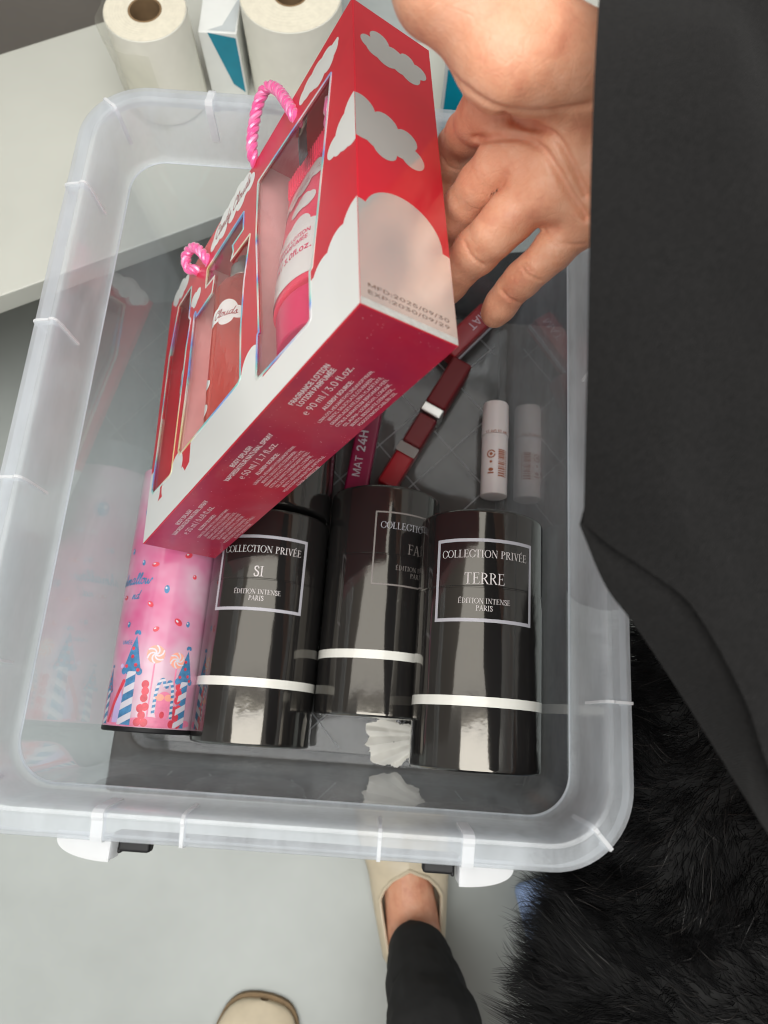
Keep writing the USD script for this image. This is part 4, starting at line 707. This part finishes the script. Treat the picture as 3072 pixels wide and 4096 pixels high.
def press(v, nrm, lines, depth, width):
    for ln, dp, wd in lines:
        P = catmull(ln, 10)
        from scipy.spatial import cKDTree
        dd, _ = cKDTree(P).query(v); v = v - nrm * (1.15 * dp * np.exp(-(dd / wd) ** 2))[:, None]
    return v
cr = HAND_CREASES = {}
def on_ray(P):   # the crease lines are given a little in front of the palm; drop them on the skin
    P = np.array(P, float); d = P - CAM; d /= np.linalg.norm(d, axis=1)[:, None]
    loc, ir, _ = RAYS.intersects_location(np.repeat(CAM[None], len(P), 0), d, multiple_hits=False)
    out = P.copy(); out[ir] = loc; ok = np.zeros(len(P), bool); ok[ir] = True
    return out[ok]
RAYS = trimesh.ray.ray_triangle.RayMeshIntersector(trimesh.Trimesh(bt.vertices, bt.faces, process=False))
CR = [([(51.4, 106, 280.7), (57.2, 101.7, 279.4), (66.2, 97, 278), (78, 95.1, 277.5), (90.3, 95.7, 277.7), (106.6, 99.1, 278.8)], .9, 1.7), ([(61.1, 82.5, 273.7), (71.4, 84.4, 274.3), (80.6, 84.7, 274.4), (88.3, 80.8, 273.3), (95, 73.6, 271.1), (101.2, 65.2, 268.6), (108.7, 55.6, 265.8)], 2.0, 1.7),
 ([(71.4, 93.2, 276.9), (81.5, 89.8, 275.9), (92.2, 87, 275.1), (100.2, 78.1, 272.5), (108.1, 63.9, 268.2)], 1.8, 1.7), ([(55.8, 103.9, 280.1), (66.2, 97, 278), (75.4, 89.4, 275.8), (85.1, 82.9, 273.9)], .1, 1.0),
 ([(63.6, 73.8, 271.1), (65.8, 69.2, 269.7), (71, 65.5, 268.6)], .08, 1.0), ([(60.7, 71.8, 270.5), (63.5, 67.3, 269.2), (68.7, 63.5, 268)], .05, .8), ([(73.3, 59.1, 266.7), (78, 54.7, 265.4), (86.1, 53.5, 265.1)], .08, 1.0), ([(74.1, 57.4, 266.2), (77.4, 53.5, 265.1), (83.8, 51, 264.3)], .05, .8),
 ([(59.8, 42.9, 261.8), (63.3, 37.2, 260.2), (68.4, 34, 259.2)], 0.50, 1.0), ([(58.7, 40.5, 261.1), (61.4, 37.1, 260.1)], .05, .8), ([(91.2, 50.3, 264.2), (94.6, 46.4, 263), (99.7, 44.4, 262.4), (108.2, 45, 262.6)], 0.44, 1.0), ([(83.4, 35.6, 259.7), (86.5, 31.7, 258.6), (92.1, 29.8, 258)], 0.44, .9), ([(84.6, 36.3, 260), (88.2, 33, 259)], 0.28, .8),
 ([(76.5, 24.6, 256.4), (79.8, 21.8, 255.6), (85.5, 19.9, 255)], 0.50, 1.0), ([(48.8, 74.6, 271.3), (51.5, 71.2, 270.3), (55.9, 70.3, 270)], 0.39, 1.0)]
vn = np.array(bt.vertex_normals); vv = np.array(bt.vertices)
lines = []
for ln, dp, wd in CR:
    q = on_ray(catmull(ln, 4))
    if len(q) > 2: lines.append((q, dp, wd))
vv = press(vv, vn, lines, 0, 0)
vv += vn * (meshkit.fbm(vv * .09, 2, 5) - .5)[:, None] * 1.0
vv += vn * (meshkit.fbm(vv * .6, 2, 9) - .5)[:, None] * .10
arm_m = m3.Manifold(m3.Mesh(vv.astype(np.float32), bt.faces.astype(np.uint32)))
lowm = m3.Manifold.batch_boolean(low + foot, m3.OpType.Add).refine_to_length(8)
lt = tm(lowm); lt.merge_vertices(); trimesh.smoothing.filter_taubin(lt, .5, .53, 16)
low_m = m3.Manifold(m3.Mesh(lt.vertices.astype(np.float32), lt.faces.astype(np.uint32)))
whole = tm(arm_m + low_m) if arm_m.status() == m3.Error.NoError and low_m.status() == m3.Error.NoError else cat([trimesh.Trimesh(vv, bt.faces), lt])
PN = thing('person', 'person in black, open palm lifting the gift box, one foot below', 'person', (90, -322, GROUND))
obj('body', whole, 'skin', PN, smooth=True)
# sleeve: a wide flat cuff whose hem hangs across the hand
hem = catmull([(99, 135, 318), (97.9, 113.8, 322.8), (93.9, 67.1, 326.6), (93.2, 26.1, 321.6), (95.2, -3.6, 310.7), (98.3, -31.9, 296), (101.7, -57, 280.1), (105.3, -74.7, 264.4)], 6)
low_e = catmull([(105.3, -74.7, 264.4), (115.3, -95.1, 260.4), (126.8, -109.1, 258.4), (145, -134.3, 255.1), (165.2, -163.4, 250.6), (177.3, -179.6, 247.9), (215, -222, 240), (262, -270, 232)], 6)
mid_e = catmull([(106.0, -74.5, 267), (113.3, -83, 271.3), (126.6, -93.3, 275.5), (138.8, -104.7, 278.4), (153.2, -132, 278.6), (166.1, -166.2, 276.7), (205, -215, 272), (250, -262, 262)], 6)
top_e = catmull([(99, 135, 318), (150, 128, 330), (205, 90, 322), (260, 30, 305), (310, -60, 285), (345, -140, 268), (370, -190, 255), (385, -215, 250)], 6)
hem, low_e, mid_e, top_e = (CAM + (q - CAM) * .9 for q in (hem, low_e, mid_e, top_e))
ns, nt = 48, 60; G_ = np.zeros((ns, nt, 3))
hemr = np.column_stack([np.interp(np.linspace(0, len(hem) - 1, nt), np.arange(len(hem)), hem[:, k]) for k in range(3)])
me = np.column_stack([np.interp(np.linspace(0, len(mid_e) - 1, ns), np.arange(len(mid_e)), mid_e[:, k]) for k in range(3)])
te = np.column_stack([np.interp(np.linspace(0, len(top_e) - 1, ns), np.arange(len(top_e)), top_e[:, k]) for k in range(3)])
le = np.column_stack([np.interp(np.linspace(0, len(low_e) - 1, ns), np.arange(len(low_e)), low_e[:, k]) for k in range(3)])
far0, far1 = te[-1], me[-1]
for i in range(ns):
    s = i / (ns - 1)
    for j in range(nt):
        t = j / (nt - 1)
        a = hemr[j] * (1 - s) + (far0 * (1 - t) + far1 * t) * s
        lin = (1 - t) * te[i] + t * me[i]; corner = (1 - s) * ((1 - t) * hemr[0] + t * hemr[-1]) + s * ((1 - t) * far0 + t * far1)
        G_[i, j] = a + lin - corner
        G_[i, j, 2] += 13 * math.sin(math.pi * t) * s ** .6 * (1 - .3 * s)
wav = (meshkit.fbm(G_ * [.03, .012, .02], 3, 2) - .5) * 16 + 2.6 * np.sin(G_[..., 0] * .09 + G_[..., 1] * .05 + 4 * meshkit.fbm(G_ * .02, 2, 5)); edge = np.minimum(np.minimum(np.arange(ns)[:, None] / 8, 1), np.minimum(np.arange(nt)[None, ::-1] / 8, 1)); G_[..., 2] += wav * edge
rows = [G_[:, j] for j in range(nt)]
# a fold line, then the lower band, then back underneath
tuck = np.minimum(np.arange(ns) / 5, 1)[:, None]
rows.append(me + np.array([.8, .3, -1.6]) * tuck); rows.append(me + np.array([2.6, 2.4, -3.4]) * tuck)
for k in (.12, .4, .7, 1.0):
    r_ = me * (1 - k) + le * k; r_[:, 2] -= 3.4 * (1 - k) * tuck[:, 0]; out = np.array([-.5, -.55, .1]) * 2.2 * math.sin(math.pi * k); w_k = np.minimum(np.arange(ns) / 6, 1)[:, None]; rows.append(r_ + out * w_k)
for k in np.linspace(.12, 1, 14):
    und = G_[:, int(round((nt - 1) * (1 - k)))].copy(); und[:, 2] -= 6 + 46 * math.sin(math.pi * min(1, k * .9)) * np.minimum(np.arange(ns) / 10, 1)
    und[:, 2] -= 14 * math.sin(math.pi * min(1, k * .95)); und[:, 0] += 1.5 + .30 * (G_[:, int(round((nt - 1) * (1 - k))), 2] - und[:, 2])
    rows.append(und * (1) if k > .2 else (und * (k / .2) + le * (1 - k / .2)))
V_ = np.stack(rows, 1).reshape(-1, 3); nr = len(rows); idx = np.arange(ns * nr).reshape(ns, nr)
qd = np.stack([idx[:-1, :-1], idx[1:, :-1], idx[1:, 1:], idx[:-1, 1:]], -1).reshape(-1, 4)
obj('sleeve', (V_, qd), 'sleeve_cloth', PN, smooth=40, label='wide black woven sleeve')
# fluffy jacket front: a soft slab clothed in hair
fc = [((183, -262, 62), 46), ((191, -312, 50), 48), ((205, -215, 88), 50), ((235, -150, 98), 48), ((250, -262, 84), 56), ((262, -330, 70), 60), ((225, -95, 105), 40), ((290, -200, 90), 48), ((194, -350, 48), 48), ((225, -390, 50), 60)]
fm_ = m3.Manifold.batch_boolean([m3.Manifold.batch_hull([m3.Manifold.sphere(r, 20).translate(list(map(float, c))) for c, r in q]) for q in (fc[:5], (fc[2], fc[3], fc[6], fc[7]), (fc[4], fc[5], fc[1], fc[8], fc[9]), (fc[4], fc[7], fc[2]))], m3.OpType.Add).refine_to_length(6)
ft = tm(fm_); ft.merge_vertices(); trimesh.smoothing.filter_taubin(ft, .5, .53, 20); ft.vertices += ft.vertex_normals * ((meshkit.fbm(ft.vertices * .035, 3, 4) - .5) * 14)[:, None]
JK = obj('jacket', cat([ft]), 'coat_lining', PN, smooth=True, label='black jacket with long fluffy pile')
tor = m3.Manifold.batch_boolean([hull2(shoulder, 66, chest, 118), hull2(chest, 120, belly, 116), hull2(belly, 116, hip, 100), hull2(elbow + np.array([25, -40, -8]), 52, shoulder, 64), m3.Manifold.batch_hull([m3.Manifold.sphere(r, 16).translate(list(map(float, c))) for c, r in (((330, -330, 60), 55), ((225, -430, 40), 60), ((200, -560, 150), 95))])], m3.OpType.Add).refine_to_length(16)
tt_ = tm(tor); tt_.merge_vertices(); trimesh.smoothing.filter_taubin(tt_, .5, .53, 10); obj('coat', tt_, 'coat_smooth', PN, smooth=True, label='smooth black coat body')
# hairs
pts, fi = trimesh.sample.sample_surface(ft, 60000, seed=11); nn = ft.face_normals[fi]
dcam = pts - CAM; vis = (np.einsum('ij,ij->i', nn, -dcam / np.linalg.norm(dcam, axis=1)[:, None]) > -.45); pts, nn = pts[vis], nn[vis]
fl = np.stack([meshkit.fbm(pts * .02 + k * 31, 3, 20 + k) - .5 for k in range(3)], 1) * 3.2
ro = rng.normal(size=pts.shape) * .35
dirs = nn * .55 + fl + ro + np.array([-.55, .05, .12]); dirs /= np.linalg.norm(dirs, axis=1)[:, None]
lenh = rng.uniform(10, 32, len(pts)); cl_ = (meshkit.noise(pts * .12, 8) * .8 + .5); lenh *= cl_
cv = []
for k, t in enumerate((0, .35, .7, 1)):
    cv.append(pts - nn * 1.0 + dirs * (lenh * t)[:, None] + (fl * 4.5 + rng.normal(size=pts.shape) * .5) * (t * t) + np.array([0, 0, -3.0]) * t * t)
cv = np.stack(cv, 1)
from scipy.spatial import cKDTree
ci = rng.choice(len(pts), 2600, replace=False); _, own = cKDTree(pts[ci]).query(pts); own = ci[own]
for k, w in ((1, .12), (2, .42), (3, .66)): cv[:, k] = cv[:, k] * (1 - w) + (cv[own, k] + (pts - pts[own]) * .25) * w
bb_ = base_of[PN]
def pile(name, cvs, wid, look):
    bc = UsdGeom.BasisCurves.Define(stage, PN + '/' + name)
    bc.CreateTypeAttr('cubic'); bc.CreateBasisAttr('catmullRom'); bc.CreateWrapAttr('pinned')
    bc.CreatePointsAttr(Vt.Vec3fArray.FromNumpy(((cvs.reshape(-1, 3) - bb_) * MM).astype(np.float32))); bc.CreateCurveVertexCountsAttr(Vt.IntArray.FromNumpy(np.full(len(cvs), 4, np.int32)))
    bc.CreateWidthsAttr(Vt.FloatArray.FromNumpy(np.tile(np.array(wid) * MM, len(cvs)).astype(np.float32))); bc.SetWidthsInterpolation('vertex')
    UsdShade.MaterialBindingAPI.Apply(bc.GetPrim()).Bind(LOOK[look]); bc.GetPrim().SetCustomDataByKey('kind', 'stuff')
stray = rng.random(len(cv)) < .022
pile('jacket_pile', cv[~stray], [.28, .24, .16, .04], 'fur'); pile('stray_hairs', cv[stray] + rng.normal(size=(stray.sum(), 1, 3)) * .8 + np.array([0, 0, 1.5]), [.26, .24, .2, .08], 'fur_light')
# trouser leg and shoes
tr = m3.Manifold.batch_boolean([hull2((91, -326, -178), 26, (101, -362, -118), 36), hull2((101, -362, -118), 36, (112, -470, -45), 55), hull2((112, -470, -45), 55, hip, 78)], m3.OpType.Add)
cutp = m3.Manifold.cube([200, 200, 80], True).translate([91, -320, -224]); tr = (tr - cutp).refine_to_length(5)
t3 = tm(tr); t3.merge_vertices(); trimesh.smoothing.filter_taubin(t3, .5, .53, 8); t3.vertices += t3.vertex_normals * ((meshkit.fbm(t3.vertices * .03 * [1, 1, 2.2], 3, 6) - .5) * 7)[:, None]
obj('trousers', t3, 'trousers_black', PN, smooth=True)
def shoe(ox_, oy_, ang, mat_, trim):
    """pointed flat pump: shell lofted from heel to toe, open on top"""
    rows = []; st = np.concatenate([np.linspace(0, .9, 24), [.93, .955, .972, .985, .994, 1.0]])
    for s in st:
        y = -38 + 205 * s; w = np.interp(s, [0, .06, .25, .45, .62, .82, .90, .93, .955, .972, .985, .994, 1], [14, 27, 33, 38, 44, 39.5, 34.5, 32, 28.6, 24.8, 20, 14, 4]); cx = np.interp(s, [0, .4, .62, 1], [0, 0, -4, -2])
        hgt = np.interp(s, [0, .08, .28, .38, .44, .7, .9, 1], [46, 50, 41, 46, 50, 37, 23, 12]); opn = np.interp(s, [0, .03, .1, .31, .38, .43], [0, .55, .8, .82, .5, 0])
        a = np.linspace(-1, 1, 21) * (math.pi * (1 - opn * .36)); prof = []
        for t in a:
            x = w * math.sin(t) * (1 if abs(t) < 1.7 else 1.0); z = GROUND + 1.5 + hgt * (1 - math.cos(t)) / 2; prof.append((cx + np.sign(x) * abs(x) ** .92 * w ** .08, y, z))
        rows.append(np.array(prof))
    V = np.stack(rows).reshape(-1, 3); n = 21; idx = np.arange(len(V)).reshape(len(rows), n)
    qd = np.stack([idx[:-1, :-1], idx[1:, :-1], idx[1:, 1:], idx[:-1, 1:]], -1).reshape(-1, 4)
    V = V @ rotz(ang).T + np.array([ox_, oy_, 0]); qt = np.vstack([qd[:, [0, 1, 2]], qd[:, [0, 2, 3]]])
    t = trimesh.Trimesh(V, qt, process=False); inn = trimesh.Trimesh(V - t.vertex_normals * 1.6, qt[:, ::-1], process=False)
    sh = obj('shoe', cat([t, inn]), mat_, PN, smooth=60)
    so = np.array([[np.interp(s, [0, .4, .62, 1], [0, 0, -4, -2]) + sg * (1.5 + np.interp(s, [0, .06, .25, .45, .62, .82, .90, .93, .955, .972, .985, .994, 1], [12, 25, 31, 36, 42, 37.5, 33, 30.5, 27, 23.4, 19, 13, 4])), -39.5 + 209 * s] for sg, ss in ((-1, st), (1, st[::-1])) for s in ss])
    so3 = trimesh.creation.extrude_polygon(Polygon(so).buffer(2).buffer(-1), 6, engine='earcut'); so3.vertices = so3.vertices @ rotz(ang).T + np.array([ox_, oy_, GROUND + .5]); obj('sole', so3, trim, PN)
    el = np.vstack([idx[:, 0], idx[:, -1]])
    p1, p2 = V[idx[1:12, 0]], V[idx[1:12, -1]][::-1]
    obj('trim', tube(np.vstack([p1, p2]), 1.7, 8), trim, sh)
shoe(88, -316, .12, 'beige_leather', 'beige_leather')
shoe(-54, -552, -.10, 'beige_leather', 'brown_trim')
